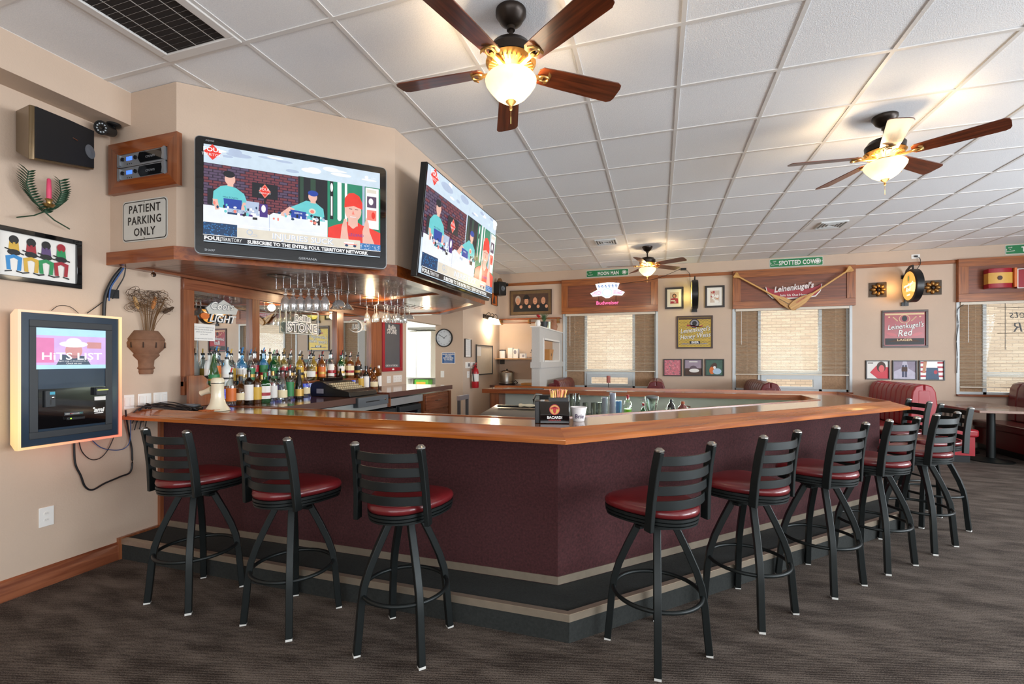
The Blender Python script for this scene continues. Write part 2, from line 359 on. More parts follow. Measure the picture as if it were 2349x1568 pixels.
for i, (a, b) in enumerate(W):
    t = thing('window_blind', 'cream slat blind lowered in the '+lab[i], 'blind', ((a+b)/2, BW-.0, wz0), 0, 'slat blinds in the windows')
    h0 = (1.20, 1.16, .98)[i]-wz0; h1 = wz1-wz0-.05; hw = (b-a)/2-.02
    MB().box(-hw, hw, -.03, .02, h1, h1+.045).build('headrail', SLAT, t, bevel=.003)
    m2 = MB(); z = h0+.02
    while z < h1:
        m2.add([(-hw, -.013, z-.0035), (hw, -.013, z-.0035), (hw, .011, z+.0035), (-hw, .011, z+.0035)], [(0, 1, 2, 3)]); z += .024
    m2.build('slat', SLAT, t, smooth=0)
    MB().box(-hw, hw, -.014, .012, h0, h0+.014).build('bottom_rail', SLAT, t)
    for x in (-hw*.78, 0, hw*.78): MB().tube([(x, -.015, h0), (x, -.015, h1)], .0012, 4).build('ladder_cord', SLAT, t)
    MB().tube([(-hw+.1, -.03, h1), (-hw+.1, -.03, h1-.62)], .004, 6).build('wand', WHITE, t)
# wooden valances above the windows
zb, zt = 2.385, 3.09
for i, (x0, x1) in enumerate(((-1.91, .0), (1.33, 3.27), (4.70, 6.7))):
    t = thing('window_valance', ['framed oak valance board holding the patriotic beer neon', 'framed oak valance board behind the canoe sign and paddles', 'framed oak valance board behind the red barrel and box display'][i], 'valance', (x0, BW, zb), 0, 'oak valances above the windows')
    L, H, f = x1-x0, zt-zb, .13
    MB().box(f, L-f, -.06, -.045, f, H-f).build('panel', OAKP, t)
    for nm, bx, mm in (('top_rail', (0, L, -.075, -.045, H-f, H), OAK), ('bottom_rail', (0, L, -.075, -.045, 0, f), OAK), ('stile', (0, f, -.0752, -.045, f, H-f), OAKV), ('stile', (L-f, L, -.0752, -.045, f, H-f), OAKV)):
        MB().box(*bx).build(nm, mm, t, bevel=.002)
    MB().box(0, .02, -.045, 0, 0, H).box(L-.02, L, -.045, 0, 0, H).box(0.02, L-.02, -.045, 0, H-.02, H).build('return', OAK, t)
# ceiling registers
def vent(ix, iy, label, grille, nx=1, ny=1):
    x0, y0 = GX+ix*T1, GY+iy*T2; w_, d_ = nx*T1, ny*T2
    t = thing('ceiling_vent', label, 'vent', (x0+w_/2, y0+d_/2, CEIL), 0, 'vents in the ceiling grid')
    a, b = w_/2-.014, d_/2-.014
    if grille:
        f = MB()
        g = .055
        f.box(-a, a, -b, -b+g, -.012, .006).box(-a, a, b-g, b, -.012, .006).box(-a, -a+g, -b+g, b-g, -.012, .006).box(a-g, a, -b+g, b-g, -.012, .006)
        f.build('frame', GRID, t, bevel=.003)
        MB().box(-a+g, a-g, -b+g, b-g, .0005, .0025).build('dark_void', mat('duct_dark', '2a2422', .9, var=.3), t)
        k = MB(); y = -b+g+.01
        while y < b-g: k.add([(-a+g, y, -.006), (a-g, y, -.006), (a-g, y+.014, .006), (-a+g, y+.014, .006)], [(0, 1, 2, 3)]); y += .0345
        for x in (-a/2, 0, a/2): k.box(x-.003, x+.003, -b+g, b-g, .0, .006)
        k.build('louver', GRID, t, smooth=0)
    else:
        MB().box(-a, a, -b, b, -.003, .0025).build('panel', mat('vent_white', 'eef0ef', .4), t)
        c = .16; q = MB()
        for s_ in (1, .76, .52, .3):
            r = c*s_; r2 = r-.012; z = -.02-.0*(1-s_)
            for x0_, x1_, y0_, y1_ in ((-r, r, -r, -r2), (-r, r, r2, r), (-r, -r2, -r2, r2), (r2, r, -r2, r2)): q.box(x0_, x1_, y0_, y1_, z, -.003)
        q.build('louver', mat('vent_metal', 'd2d4d3', .4, .2), t)
        MB().box(-c+.01, c-.01, -c+.01, c-.01, -.006, -.0035).build('throat', mat('vent_dark', '8a8c8c', .7), t)
vent(-5, -3, 'large white return-air grille in the ceiling above the wall speaker', True, 1, 2)
p = WZ(1395, 552, CEIL); vent(math.floor((p.x-GX)/T1), math.floor((p.y-GY)/T2), 'square ceiling diffuser to the left of the far ceiling fan', False)
p = WZ(1905, 513, CEIL); vent(math.floor((p.x-GX)/T1), math.floor((p.y-GY)/T2), 'square ceiling diffuser to the right of the far ceiling fan, above the paddles', False)
# ================================================================ BAR
def off_line(P):  # helper keeps the list
    return P
NOSE = [(-3.72, 2.32), (-.45, 2.32), (2.10, 4.87), (2.10, 6.30), (-2.22, 6.30)]
def inset(P, d):
    """open polyline moved inward (left of travel) with mitred corners"""
    out = []
    for i, p in enumerate(P):
        a = Vector(P[max(i-1, 0)]); b = Vector(p); c = Vector(P[min(i+1, len(P)-1)])
        t1 = (b-a).normalized() if i else (c-b).normalized(); t2 = (c-b).normalized() if i < len(P)-1 else t1
        n1, n2 = Vector((-t1.y, t1.x)), Vector((-t2.y, t2.x)); n = (n1+n2).normalized()
        out.append(tuple(b+n*(d/max(.3, n.dot(n1)))))
    return out
def strip(mb, A, B, z0, z1, m=0):
    for i in range(len(A)-1): mb.prism([A[i], A[i+1], B[i+1], B[i]], z0, z1, 'z', m)
    return mb
bar = thing('bar_counter', 'angled bar counter with moulded oak top and burgundy carpeted front', 'bar', (0, 0, 0))
def rail(P, z0=1.005):
    # moulding profile: side offset to the left (inside), height
    pr_ = [(0, .0), (.012, -.004), (.0, .012), (.006, .028), (.03, .032), (.05, .040), (.115, .062), (.125, .066), (.135, .064), (.135, .0)]
    mb = MB(); Ps = [inset(P, a) for a, b in pr_]; k = len(pr_)
    for i in range(len(P)-1):
        vs = [(*Ps[q][i], z0+pr_[q][1]) for q in range(k)]+[(*Ps[q][i+1], z0+pr_[q][1]) for q in range(k)]
        mb.add(vs, [(q, q+k, (q+1) % k+k, (q+1) % k) for q in range(k)]+([tuple(range(k))] if i == 0 else [])+([tuple(range(k, 2*k))[::-1]] if i == len(P)-2 else []))
    return mb
RAILM = wood('oak_rail', '8a4212', 'b96a26', 0, .25, .5, .7)
pr = [(.0, .0), (.0, .02), (.012, .03), (.03, .033), (.115, .060), (.125, .066), (.135, .066), (.135, .0)]
TOP = wood('bar_top_laminate', '6a4030', '87583f', 0, .13, .6, .6)
def railseg(P, name='rail'):
    for i in range(len(P)-1):
        k = len(pr); Ps = [inset(P, a) for a, b in pr]
        a0, a1 = Vector(P[i]), Vector(P[i+1]); ang = atan2(a1.y-a0.y, a1.x-a0.x)
        R = Matrix.Rotation(-ang, 4, 'Z')
        vs = [R @ Vector((*(Vector(Ps[q][i])-a0), 1.005+pr[q][1])) for q in range(k)]+[R @ Vector((*(Vector(Ps[q][i+1])-a0), 1.005+pr[q][1])) for q in range(k)]
        MB().add(vs, [(q, q+k, (q+1) % k+k, (q+1) % k) for q in range(k)]+[tuple(range(k))[::-1], tuple(range(k, 2*k))]).build(name, RAILM, bar, loc=(a0.x, a0.y, 0), rz=ang)
railseg(NOSE)
IN1, IN2 = inset(NOSE, .135), inset(NOSE, .62)
IN2[0] = (-3.72, IN2[0][1]); IN1[0] = (-3.72, IN1[0][1])
strip(MB(), IN1, IN2, 1.005, 1.05).build('counter_top', TOP, bar)
strip(MB(), inset(NOSE, .605), inset(NOSE, .63), 1.0, 1.056).build('inner_edge', MAH, bar)
# base panel (carpeted), metal strip, kick step
PAN0 = [(-3.72, 2.60), (-.55, 2.60), (1.97, 5.12), (1.97, 6.1), (-2.0, 6.1)]
PAN1 = inset(PAN0, .1)
CARPETW = mat('burgundy_carpet', '3f1c1e', .95, var=.95, vs=75, bump=.7, bs=260)
strip(MB(), PAN0, PAN1, .14, 1.005).build('front_panel', CARPETW, bar, smooth=0)
ALU = mat('aluminium_edge', 'b3a592', .35, .7, var=.12, vs=25)
strip(MB(), inset(PAN0, -.004), PAN0, .144, .19).build('base_strip', ALU, bar)
STEP0 = [(-3.72, 2.31), (-.43, 2.31), (1.97, 4.71), (1.97, 5.12)]
STEP1 = [(-3.72, 2.61), (-.55, 2.61), (1.96, 5.12), (1.96, 5.12)]
STEPM = mat('black_step_carpet', '222523', .95, var=.7, vs=70, bump=.7, bs=220)
strip(MB(), STEP0[:3], STEP1[:3], 0, .14).build('kick_step', STEPM, bar, smooth=0)
strip(MB(), inset(STEP0[:3], -.005), STEP0[:3], .108, .146).build('step_nosing', ALU, bar)
strip(MB(), inset(STEP0[:3], -.003), inset(STEP0[:3], .03), .14, .147).build('step_nosing', ALU, bar)
MB().box(-3.72, -3.695, 2.29, 2.62, 0, .155).box(-3.72, -3.69, 2.575, 2.6, .14, 1.005).build('side_trim', MAHV, bar)
FRP = mat('white_wall_panel', 'cfd3c8', .35, var=.03)
IP0 = inset(PAN0, .1); IP1 = inset(PAN0, .115); strip(MB(), IP0, IP1, .0, 1.0).build('inner_lining', FRP, bar, smooth=0)
MB().box(-2.12, -2.0, 5.72, 6.2, 0, 1.005).build('end_panel', MAHV, bar)
for (u, v) in ((800, 994), (1100, 1012), (1496, 1006), (1650, 988), (1812, 971), (1924, 957)):
    pass
def hook(x, y, a):
    MB().at((x, y, 0), a).tube([(-.02, 0, .985), (-.02, -.02, .965), (0, -.03, .96), (.02, -.02, .965), (.02, 0, .985)], .004, 6).build('purse_hook', BLK, bar)
for d in (.25, .95, 1.6, 2.25, 2.9): hook(-.55+d*.7071, 2.6+d*.7071, pi/4)
for x in (-3.2, -2.4, -1.5, -.9): hook(x, 2.6, 0)
# underbar: stainless ledge below the far run and ice bin at its end
t = thing('underbar_counter', 'stainless steel work ledge under the far run of the bar', 'counter', (0, 5.35, 0))
MB().box(-.85, 1.55, -.22, .21, .72, .75).build('work_surface', STEEL, t, bevel=.004)
MB().box(-.85, 1.55, .19, .21, .75, .80).build('backsplash', STEEL, t)
for x in (-.8, .35, 1.5): MB().box(x-.02, x+.02, -.18, -.14, 0, .72).build('leg', STEEL, t)
area('underbar_strip_light', (.6, 5.62, .97), (radians(-35), 0, 0), 2.6, .03, 22, (.85, 1, .82))
t = thing('ice_bin', 'stainless ice bin with open lid at the end of the bar', 'bin', (-1.45, 4.9, 0))
c0 = WZ(1165, 930, .86)
MB().box(-.42, .42, -.3, .3, .05, .78).build('cabinet', STEEL, t, bevel=.008)
MB().add([(-.43, -.31, .78), (.43, -.31, .78), (.43, .3, .78), (-.43, .3, .78), (-.40, -.2, .85), (.40, -.2, .85), (.40, .3, .90), (-.40, .3, .90)], [(0, 1, 5, 4), (1, 2, 6, 5), (2, 3, 7, 6), (3, 0, 4, 7), (4, 5, 6, 7)]).build('sliding_lid', STEEL, t)
MB().bar([(-.32, .12, .905), (.3, .12, .905)], .03, .02).build('handle', BLKP, t)
for x in (-.38, .38): MB().box(x-.02, x+.02, -.28, -.24, 0, .05).build('foot', STEEL, t)
o = MB().lathe([(.018, 0), (.022, .02), (.012, .06), (.02, .13), (.008, .19)], 10, (0, 0, 0), 0, 'x').build('ice_scoop', mat('ivory', 'd9cdb0', .5), loc=(-1.5, 4.98, .925)); tag(o, 'ivory handled scoop lying on the lid of the steel ice bin', 'scoop')
# ================================================================ BACK BAR
BB = .80; XF = LW+BB
LAM = mat('speckled_laminate', '5d3f38', .35, var=.5, vs=260, coat=.2)
t = thing('back_counter', 'dark speckled laminate back counter below the mirrors', 'counter', (LW, 3.05, 0))
yG0, yG1 = WX(819, 911, XF).y-3.05, WX(894, 901, XF).y-3.05
TOPB = wood('back_top_wood', '5d3024', '7b4533', 1, .12, .6, .6)
def ctop(y0, y1, z):
    MB().box(.0, BB-.003, y0, y1, z-.05, z).build('counter_top', TOPB, t, bevel=.003)
    MB().box(BB-.003, BB, y0, y1, z-.06, z).build('front_edge', LAM, t)
ctop(-.05, yG0, 1.055); ctop(yG1, 3.2, 1.065); MB().box(0, BB-.12, yG0, yG1, .93, .95).build('drawer_recess', TOPB, t)
MB().box(.0, BB, yG1, yG1+.02, .90, 1.0).build('recess_side', MAH, t)
MB().box(.02, BB-.03, -.05, 2.35, .90, .985).build('steel_rail', mat('rail_silver', 'c4c8ca', .3, .6), t)
MB().box(0, .02, -.05, 2.35, 0, 1.0).build('back_panel', MAHV, t)
MB().box(0, BB-.02, 3.145, 3.2, 0, .985).build('end_panel', MAHV, t)
for k in range(3):
    y0 = [.15, 1.05, 1.78][k]; wd = [.85, .68, .56][k]
    f = thing('bottle_cooler', 'black glass-door bottle cooler, '+['nearest and mostly hidden behind the bar top', 'middle of the three under the counter', 'farthest, beside the wooden drawers'][k], 'refrigerator', (LW+.05, 3.05+y0, 0), 0, 'bottle coolers under the back counter')
    MB().box(0, BB-.12, 0, wd-.02, .03, .88).build('cabinet', BLKP, f, bevel=.004)
    d = MB(); X0, X1 = BB-.12, BB-.08
    for a, b, c_, e_ in ((0.01, wd-.03, .8, .87), (.01, wd-.03, .06, .14), (.01, .08, .14, .8), (wd-.10, wd-.03, .14, .8)): d.box(X0, X1, a, b, c_, e_)
    d = d.build('door', DGREY, f, bevel=.004)
    MB().box(X0+.005, X0+.015, .08, wd-.10, .14, .8).build('glass', BLKG, d)
    MB().box(X1, X1+.02, .02, .04, .3, .75).build('handle', BLKP, d)
c = thing('drawer_cabinet', 'dark wood drawer cabinet at the far end of the back counter', 'cabinet', (LW+.02, 5.445, 0))
MB().box(0, BB-.06, 0, .72, .05, .98).build('body', MAHV, c)
for z0, z1 in ((.76, .96), (.5, .73), (.12, .47)):
    d = MB().box(BB-.06, BB-.035, .02, .70, z0, z1).build('drawer', MAHY, c, bevel=.003)
    MB().tube([(BB-.035, .28, (z0+z1)/2+.02), (BB-.005, .30, (z0+z1)/2+.02), (BB-.005, .42, (z0+z1)/2+.02), (BB-.035, .44, (z0+z1)/2+.02)], .005, 6).build('handle', CHROME, d)
t = thing('bar_gate', 'pale grey metal stand with square frame beside the back counter', 'stand', (-2.98, 6.62, 0))
MB().box(-.02, .02, -.02, .02, 0, .85).build('post', GREY, t); MB().box(-.02, .02, .3, .34, 0, .85).build('post', GREY, t)
MB().box(-.025, .025, -.03, .35, .80, .87).build('top_rail', mat('pale_metal', 'a6a5ad', .4, .3), t)
# shelf and lit strip
t = thing('bottle_shelf', 'wooden bottle shelf with blue lit strip below the mirrors', 'shelf', (LW, 2.9, 0))
MB().box(0, .21, 0, 2.1, 1.19, 1.215).build('shelf_board', MAHY, t, bevel=.003)
MB().box(0, .03, .0, 2.1, 1.067, 1.19).build('back_board', MAHY, t)
m = bpy.data.materials.new('blue_led'); m.use_nodes = True; nt = m.node_tree; p = nt.nodes['Principled BSDF']
n = nt.nodes.new('ShaderNodeTexNoise'); n.inputs['Scale'].default_value = 22; cr = nt.nodes.new('ShaderNodeValToRGB'); cr.color_ramp.elements[0].position = .4; cr.color_ramp.elements[1].position = .62
cr.color_ramp.elements[0].color = (.01, .06, .75, 1); cr.color_ramp.elements[1].color = (.45, .55, .85, 1)
tc = nt.nodes.new('ShaderNodeTexCoord'); nt.links.new(tc.outputs['Object'], n.inputs[0]); nt.links.new(n.outputs['Fac'], cr.inputs[0]); nt.links.new(cr.outputs[0], p.inputs['Emission Color']); nt.links.new(cr.outputs[0], p.inputs['Base Color']); p.inputs['Emission Strength'].default_value = .9
MB().box(.03, .04, .02, 2.08, 1.09, 1.18).build('light_strip', m, t)
# mirrors
y0, y1 = 2.755, 5.5; z0, z1 = 1.22, 2.105; f = .09
t = thing('back_bar_mirror', 'wide wood-framed mirror in three panes behind the bottles', 'mirror', (LW, y0, 0))
L = y1-y0
MB().box(0, .035, 0, L, z1-f, z1).build('frame_rail', MAHY, t, bevel=.003); MB().box(0, .035, 0, L, z0, z0+f*.9).build('frame_rail', MAHY, t, bevel=.003)
MB().box(0, .0352, 0, f, z0+f*.9, z1-f).build('frame_post', MAHV, t)
pst = [(0, f)]
for (u0, u1) in ((575, 592), (770, 785), (849, 873)):
    a, b = WX(u0, 800, LW+.03).y-y0, WX(u1, 800, LW+.03).y-y0; pst.append((a, b))
    MB().box(0, .05, a, b, z0+f*.9-.2*(u0 > 800), z1-f).build('frame_post', MAHV, t, bevel=.002)
for i in range(3): MB().box(.006, .012, pst[i][1], pst[i+1][0], z0+f*.9, z1-f).build('mirror_pane', MIRR, t, smooth=0)
MB().box(.0, .045, 0, .06, 1.15, 1.26).build('corner_block', MAHV, t)
# canopy
BEAD = mat('beadboard', '6e3f28', .3, var=.3, coat=.3, stretch=(3, 60, 1), vs=1)
nt = BEAD.node_tree; p = nt.nodes['Principled BSDF']; tc = [q for q in nt.nodes if q.type == 'TEX_COORD'][0]
wv = nt.nodes.new('ShaderNodeTexWave'); wv.inputs['Scale'].default_value = 4.2; wv.bands_direction = 'Y'; wv.wave_profile = 'SAW'; mp = nt.nodes.new('ShaderNodeMapping'); mp.inputs['Rotation'].default_value = (0, 0, radians(-42))
nt.links.new(tc.outputs['Object'], mp.inputs[0]); nt.links.new(mp.outputs[0], wv.inputs[0])
cr = nt.nodes.new('ShaderNodeValToRGB'); cr.color_ramp.elements[0].position = .03; cr.color_ramp.elements[1].position = .2; cr.color_ramp.elements[0].color = (0, 0, 0, 1)
nt.links.new(wv.outputs['Fac'], cr.inputs[0]); b = nt.nodes.new('ShaderNodeBump'); b.inputs['Strength'].default_value = .6; b.inputs['Distance'].default_value = .004
nt.links.new(cr.outputs[0], b.inputs['Height']); nt.links.new(b.outputs[0], p.inputs['Normal'])
src = p.inputs['Base Color'].links[0].from_socket; mx = nt.nodes.new('ShaderNodeMix'); mx.data_type = 'RGBA'; mx.blend_type = 'MULTIPLY'; mx.inputs[0].default_value = .95
nt.links.new(src, mx.inputs[6]); nt.links.new(cr.outputs[0], mx.inputs[7]); nt.links.new(mx.outputs[2], p.inputs['Base Color'])
t = thing('bar_canopy', 'wooden canopy shelf with beadboard underside hanging over the back bar', 'canopy', (0, 0, 0))
OUT = [(-3.72, 2.225), (-3.066, 2.225), (-1.995, 3.23), (-1.995, 5.20), (-2.99, 6.17), (-3.72, 6.17)]
MB().prism(inset(OUT[::1], .021), 2.125, 2.189).build('beadboard_soffit', BEAD, t, smooth=0)
fa = MB(); strip(fa, OUT, inset(OUT, .02), 2.107, 2.197); fa.build('fascia', MAH, t, smooth=0)
fa = MB(); strip(fa, inset(OUT, .02), inset(OUT, .13), 2.107, 2.125); fa.build('border_board', MAHY, t, smooth=0)
MB().box(-3.72, -3.64, 2.35, 6.1, 2.107, 2.125).build('border_board', MAHY, t)
MB().bar([(-3.65, 4.75, 2.118), (-2.12, 4.30, 2.118)], .09, .02).build('cross_board', MAH, t)
# ================================================================ BAR STOOLS
FOOT = mat('foot_glide', 'c9c9c4', .5)
def make_stool():
    t = thing('bar_stool', '', 'bar stool', (0, 0, 0), 0, 'ladder-back bar stools around the bar')
    # seat outline: straight wide front, rounded narrow rear
    def outline(k, n=40):
        pts = []
        for i in range(n):
            a = 2*pi*i/n; x, y = cos(a), sin(a); e = .62
            X = math.copysign(abs(x)**e, x); Y = math.copysign(abs(y)**e, y)
            wd = .160+.075*(Y*.5+.5)
            if Y < 0: Y = -abs(sin(a))**.95; X = math.copysign(abs(x)**.85, x)
            pts.append((X*wd*k, .005+Y*.215*k))
        return pts
    def loft(mb, levels):
        n = 40; vs = []
        for z, k in levels: vs += [(x, y, z) for x, y in outline(k)]
        fs = [(r*n+i, r*n+(i+1) % n, (r+1)*n+(i+1) % n, (r+1)*n+i) for r in range(len(levels)-1) for i in range(n)]
        fs += [tuple(range(n))[::-1], tuple(range((len(levels)-1)*n, len(levels)*n))]
        return mb.add(vs, fs)
    loft(MB(), [(.705, .93), (.708, .985), (.722, 1.01), (.738, .99), (.748, .92), (.754, .78), (.757, .5), (.758, .2)]).build('seat', VINYL, t, smooth=70)
    loft(MB(), [(.655, .9), (.66, .97), (.668, .97), (.670, .93), (.673, .93), (.675, .99), (.685, .99), (.687, .95), (.690, .95), (.692, 1.0), (.704, 1.0), (.705, .97)]).build('seat_frame', BLK, t, smooth=30)
    MB().lathe([(.0, .63), (.12, .63), (.12, .655), (0, .655)], 20, m=0).box(-.13, .13, -.018, .018, .618, .632).build('swivel_plate', BLK, t)
    for sx in (-1, 1):
        p = [(sx*.190, -.135, .655), (sx*.188, -.138, .70), (sx*.183, -.145, .80), (sx*.178, -.162, .93), (sx*.175, -.180, 1.015), (sx*.174, -.184, 1.030)]
        m = MB().bar(p, .024, .042, up=(0, 1, 0), scale=None); q = m.build('back_post', BLK, t, bevel=.003)
        MB().lathe([(.023, 1.028), (.023, 1.034), (.012, 1.044), (0, 1.046)], 8, (sx*.174, -.184, 0)).build('post_cap', STEEL, q)
    for z in (.772, .842, .912, .982):
        ys = -.143-max(0, z-.78)*.17
        m = MB(); n = 12; a = []
        for i in range(n+1):
            x = -.172+.344*i/n; a.append((x, ys-.055*(1-(x/.172)**2)))
        m.bar([(x, y, z) for x, y in a], .008, .043).build('back_slat', BLK, t, bevel=.002)
    for k in range(4):
        a = pi/4+k*pi/2; c_, s_ = cos(a), sin(a)
        rs = [(.075, .640), (.10, .59), (.143, .50), (.182, .41), (.208, .33), (.222, .24), (.232, .12), (.243, .008)]
        l = MB().bar([(r*c_, r*s_, z) for r, z in rs], .034, .034, up=(-s_, c_, 0)).build('leg', BLK, t, bevel=.003)
        MB().at((.2435*c_, .2435*s_, 0), a).box(-.016, .016, -.016, .016, 0, .012).build('foot_glide', FOOT, l)
    MB().tube([(.212*cos(2*pi*i/40), .212*sin(2*pi*i/40), .285) for i in range(40)], .0105, 8, closed=True).build('foot_ring', BLK, t, smooth=60)
    return t
SP = [(-2.70, 2.10, -2, 'left run, nearest the jukebox wall'), (-1.96, 2.09, -6, 'left run, middle of the three'), (-1.235, 2.08, 3, 'left run, nearest the bar corner'),
      (-.005, 2.415, 46, 'angled run, nearest the camera and the corner'), (.50, 2.95, 50, 'angled run, second from the bar corner'), (1.01, 3.475, 46, 'angled run, middle of the five'),
      (1.475, 3.935, 43, 'angled run, fourth from the bar corner'), (1.945, 4.415, 45, 'angled run, last before the counter tip'),
      (2.30, 4.99, 96, 'far short side, just past the counter tip'), (2.28, 5.55, 92, 'far short side, closest to the booths')]
st = make_stool()
for i, (x, y, r, l) in enumerate(SP):
    o = st if i == 0 else dup(st, (x, y, 0))
    o.location = (x, y, 0); o.rotation_euler = (0, 0, radians(r)); o['label'] = 'black ladder-back stool with burgundy seat, '+l
# ================================================================ CEILING FANS
BLADE = wood('fan_blade_walnut', '3a1a0e', '6b331a', 0, .3, .25, 1.2)
GLOBE = mat('alabaster_glass', 'ffe3b8', .35, emis=.95, var=.25, vs=9)
def make_fan():
    t = thing('ceiling_fan', '', 'ceiling fan', (0, 0, CEIL), 0, 'ceiling fans over the bar room')
    MB().lathe([(.0, 0), (.082, 0), (.082, -.018), (.072, -.032), (.06, -.055), (.035, -.075), (.022, -.08), (.022, -.1), (0, -.1)][::-1], 32).build('canopy', BRONZE, t)
    MB().lathe([(0, -.19), (.012, -.19), (.012, -.07), (0, -.07)], 12).build('downrod', BRONZE, t)
    MB().lathe([(0, -.275), (.07, -.275), (.125, -.265), (.13, -.225), (.105, -.19), (.05, -.175), (0, -.175)], 36).build('motor_housing', BRONZE, t)
    m = MB().lathe([(0, -.325), (.06, -.325), (.075, -.31), (.118, -.292), (.135, -.276), (.07, -.276), (0, -.276)], 36)
    for i in range(30):
        a = 2*pi*i/30; m.at((0, 0, 0), a).box(.085, .12, -.003, .003, -.306, -.295)
    m.at(); m.build('vent_ring', BRASS, t)
    MB().lathe([(0, -.372), (.05, -.372), (.055, -.33), (0, -.326)], 24).build('switch_housing', BRONZE, t)
    for k in range(5):
        a = 2*pi*k/5; P = Matrix.Rotation(a, 4, 'Z')
        br = MB(); br.M = P
        br.bar([(.06, 0, -.318), (.10, 0, -.322), (.15, .0, -.318), (.185, 0, -.316)], .022, .012)
        br.tube([(.19+.03*cos(q*pi/6), .022*sin(q*pi/6), -.318) for q in range(12)], .006, 6, closed=True)
        br.prism([(.20, -.055), (.222, -.035), (.226, 0), (.222, .035), (.20, .055), (.21, .02), (.212, 0), (.21, -.02)], -.318, -.31)
        br.build('blade_bracket', BRASS, t)
        # blade: long rounded plank, pitched
        n = []; L0, L1, w0, w1 = .155, .66, .055, .072
        for (x, y) in ((L0+.02, -w0), (.3, -.062), (L1-.03, -w1), (L1-.008, -w1+.012), (L1, -w1+.035), (L1, w1-.035), (L1-.008, w1-.012), (L1-.03, w1), (.3, .062), (L0+.02, w0), (L0, w0-.02), (L0, -w0+.02)): n.append((x, y))
        b = MB(); b.prism(n, -.003, .003); o = b.build('blade', BLADE, t, bevel=.001)
        o.rotation_euler = Matrix.Rotation(a, 4, 'Z').to_3x3().to_4x4().to_euler(); o.matrix_local = Matrix.Rotation(a, 4, 'Z') @ Matrix.Translation((0, 0, -.305)) @ Matrix.Rotation(radians(-13), 4, 'X')
    g = MB().lathe([(.012, -.487), (.05, -.475), (.085, -.45), (.115, -.415), (.135, -.385), (.138, -.37), (.130, -.358), (.124, -.355), (.120, -.36), (.130, -.372), (.127, -.385), (.108, -.412), (.08, -.443), (.048, -.466), (.012, -.478)], 36, caps=False).build('glass_bowl', GLOBE, t, smooth=80)
    MB().lathe([(0, -.53), (.006, -.527), (.009, -.518), (.006, -.51), (.008, -.503), (.022, -.49), (.032, -.478), (.03, -.474), (0, -.474)], 20).build('finial', BRASS, t)
    MB().tube([(.0, 0, -.525), (0, 0, -.60)], .0012, 4).build('pull_chain', BRASS, t)
    MB().tube([(.09, .05, -.34), (.09, .05, -.44)], .0012, 4).build('pull_chain', BRASS, t)
    return t
fan = make_fan()
for i, (x, y, r, l) in enumerate([(-.751, 2.342, 38, 'large walnut-bladed ceiling fan with lit bowl, nearest, above the bar corner'), (1.658, 4.22, -32, 'ceiling fan with lit bowl at right, seen nearly edge-on'), (-.167, 7.897, -30, 'small far ceiling fan with lit bowl in front of the window wall')]):
    o = fan if i == 0 else dup(fan, (x, y, CEIL)); o.location = (x, y, CEIL); o.rotation_euler = (0, 0, radians(r)); o['label'] = l
    for k in range(3):
        a = 2*pi*k/3+.3
        point('fan_bulb', (x+.085*cos(a), y+.085*sin(a), CEIL-.395), 11, (1, .72, .42), .03)
    point('fan_bowl_glow', (x, y, CEIL-.56), 7, (1, .80, .56), .12)
# ================================================================ TELEVISIONS
def emat(n, c, e=1.0):
    if n in MATS: return MATS[n]
    m = bpy.data.materials.new(n); m.use_nodes = True; nt = m.node_tree; p = nt.nodes['Principled BSDF']; p.inputs['Base Color'].default_value = (.02, .02, .02, 1); p.inputs['Roughness'].default_value = .15
    nz = nt.nodes.new('ShaderNodeTexNoise'); nz.inputs['Scale'].default_value = 18; nz.inputs['Detail'].default_value = 3; mx = nt.nodes.new('ShaderNodeMix'); mx.data_type = 'RGBA'
    q = lin(c); mx.inputs[6].default_value = (*[x*.88 for x in q], 1); mx.inputs[7].default_value = (*[min(1.5, x*1.12) for x in q], 1)
    tc = nt.nodes.new('ShaderNodeTexCoord'); nt.links.new(tc.outputs['Object'], nz.inputs[0]); nt.links.new(nz.outputs['Fac'], mx.inputs[0]); nt.links.new(mx.outputs[2], p.inputs['Emission Color']); p.inputs['Emission Strength'].default_value = e
    MATS[n] = m; return m
SC = [emat('scr_'+c, c) for c in ('d4e6f5', '2a1f33', '7a3a44', 'f3f8ff', '6ad0d4', 'f3bfae', '10131f', '1d44a8', 'f2382a', '128a6a', '0d3c66', 'fdfdfd', '4b2f86', 'b8c8e2', 'ff8a7a', '2f78b8', '5d4a66', 'e8e0d0', '2a4a3a')]
(LS, DK, BR, WH, TE, SK, NK, BU, RD, GN, NB, W2, PU, LB, PK, CB, BP, IV, DG) = range(19)
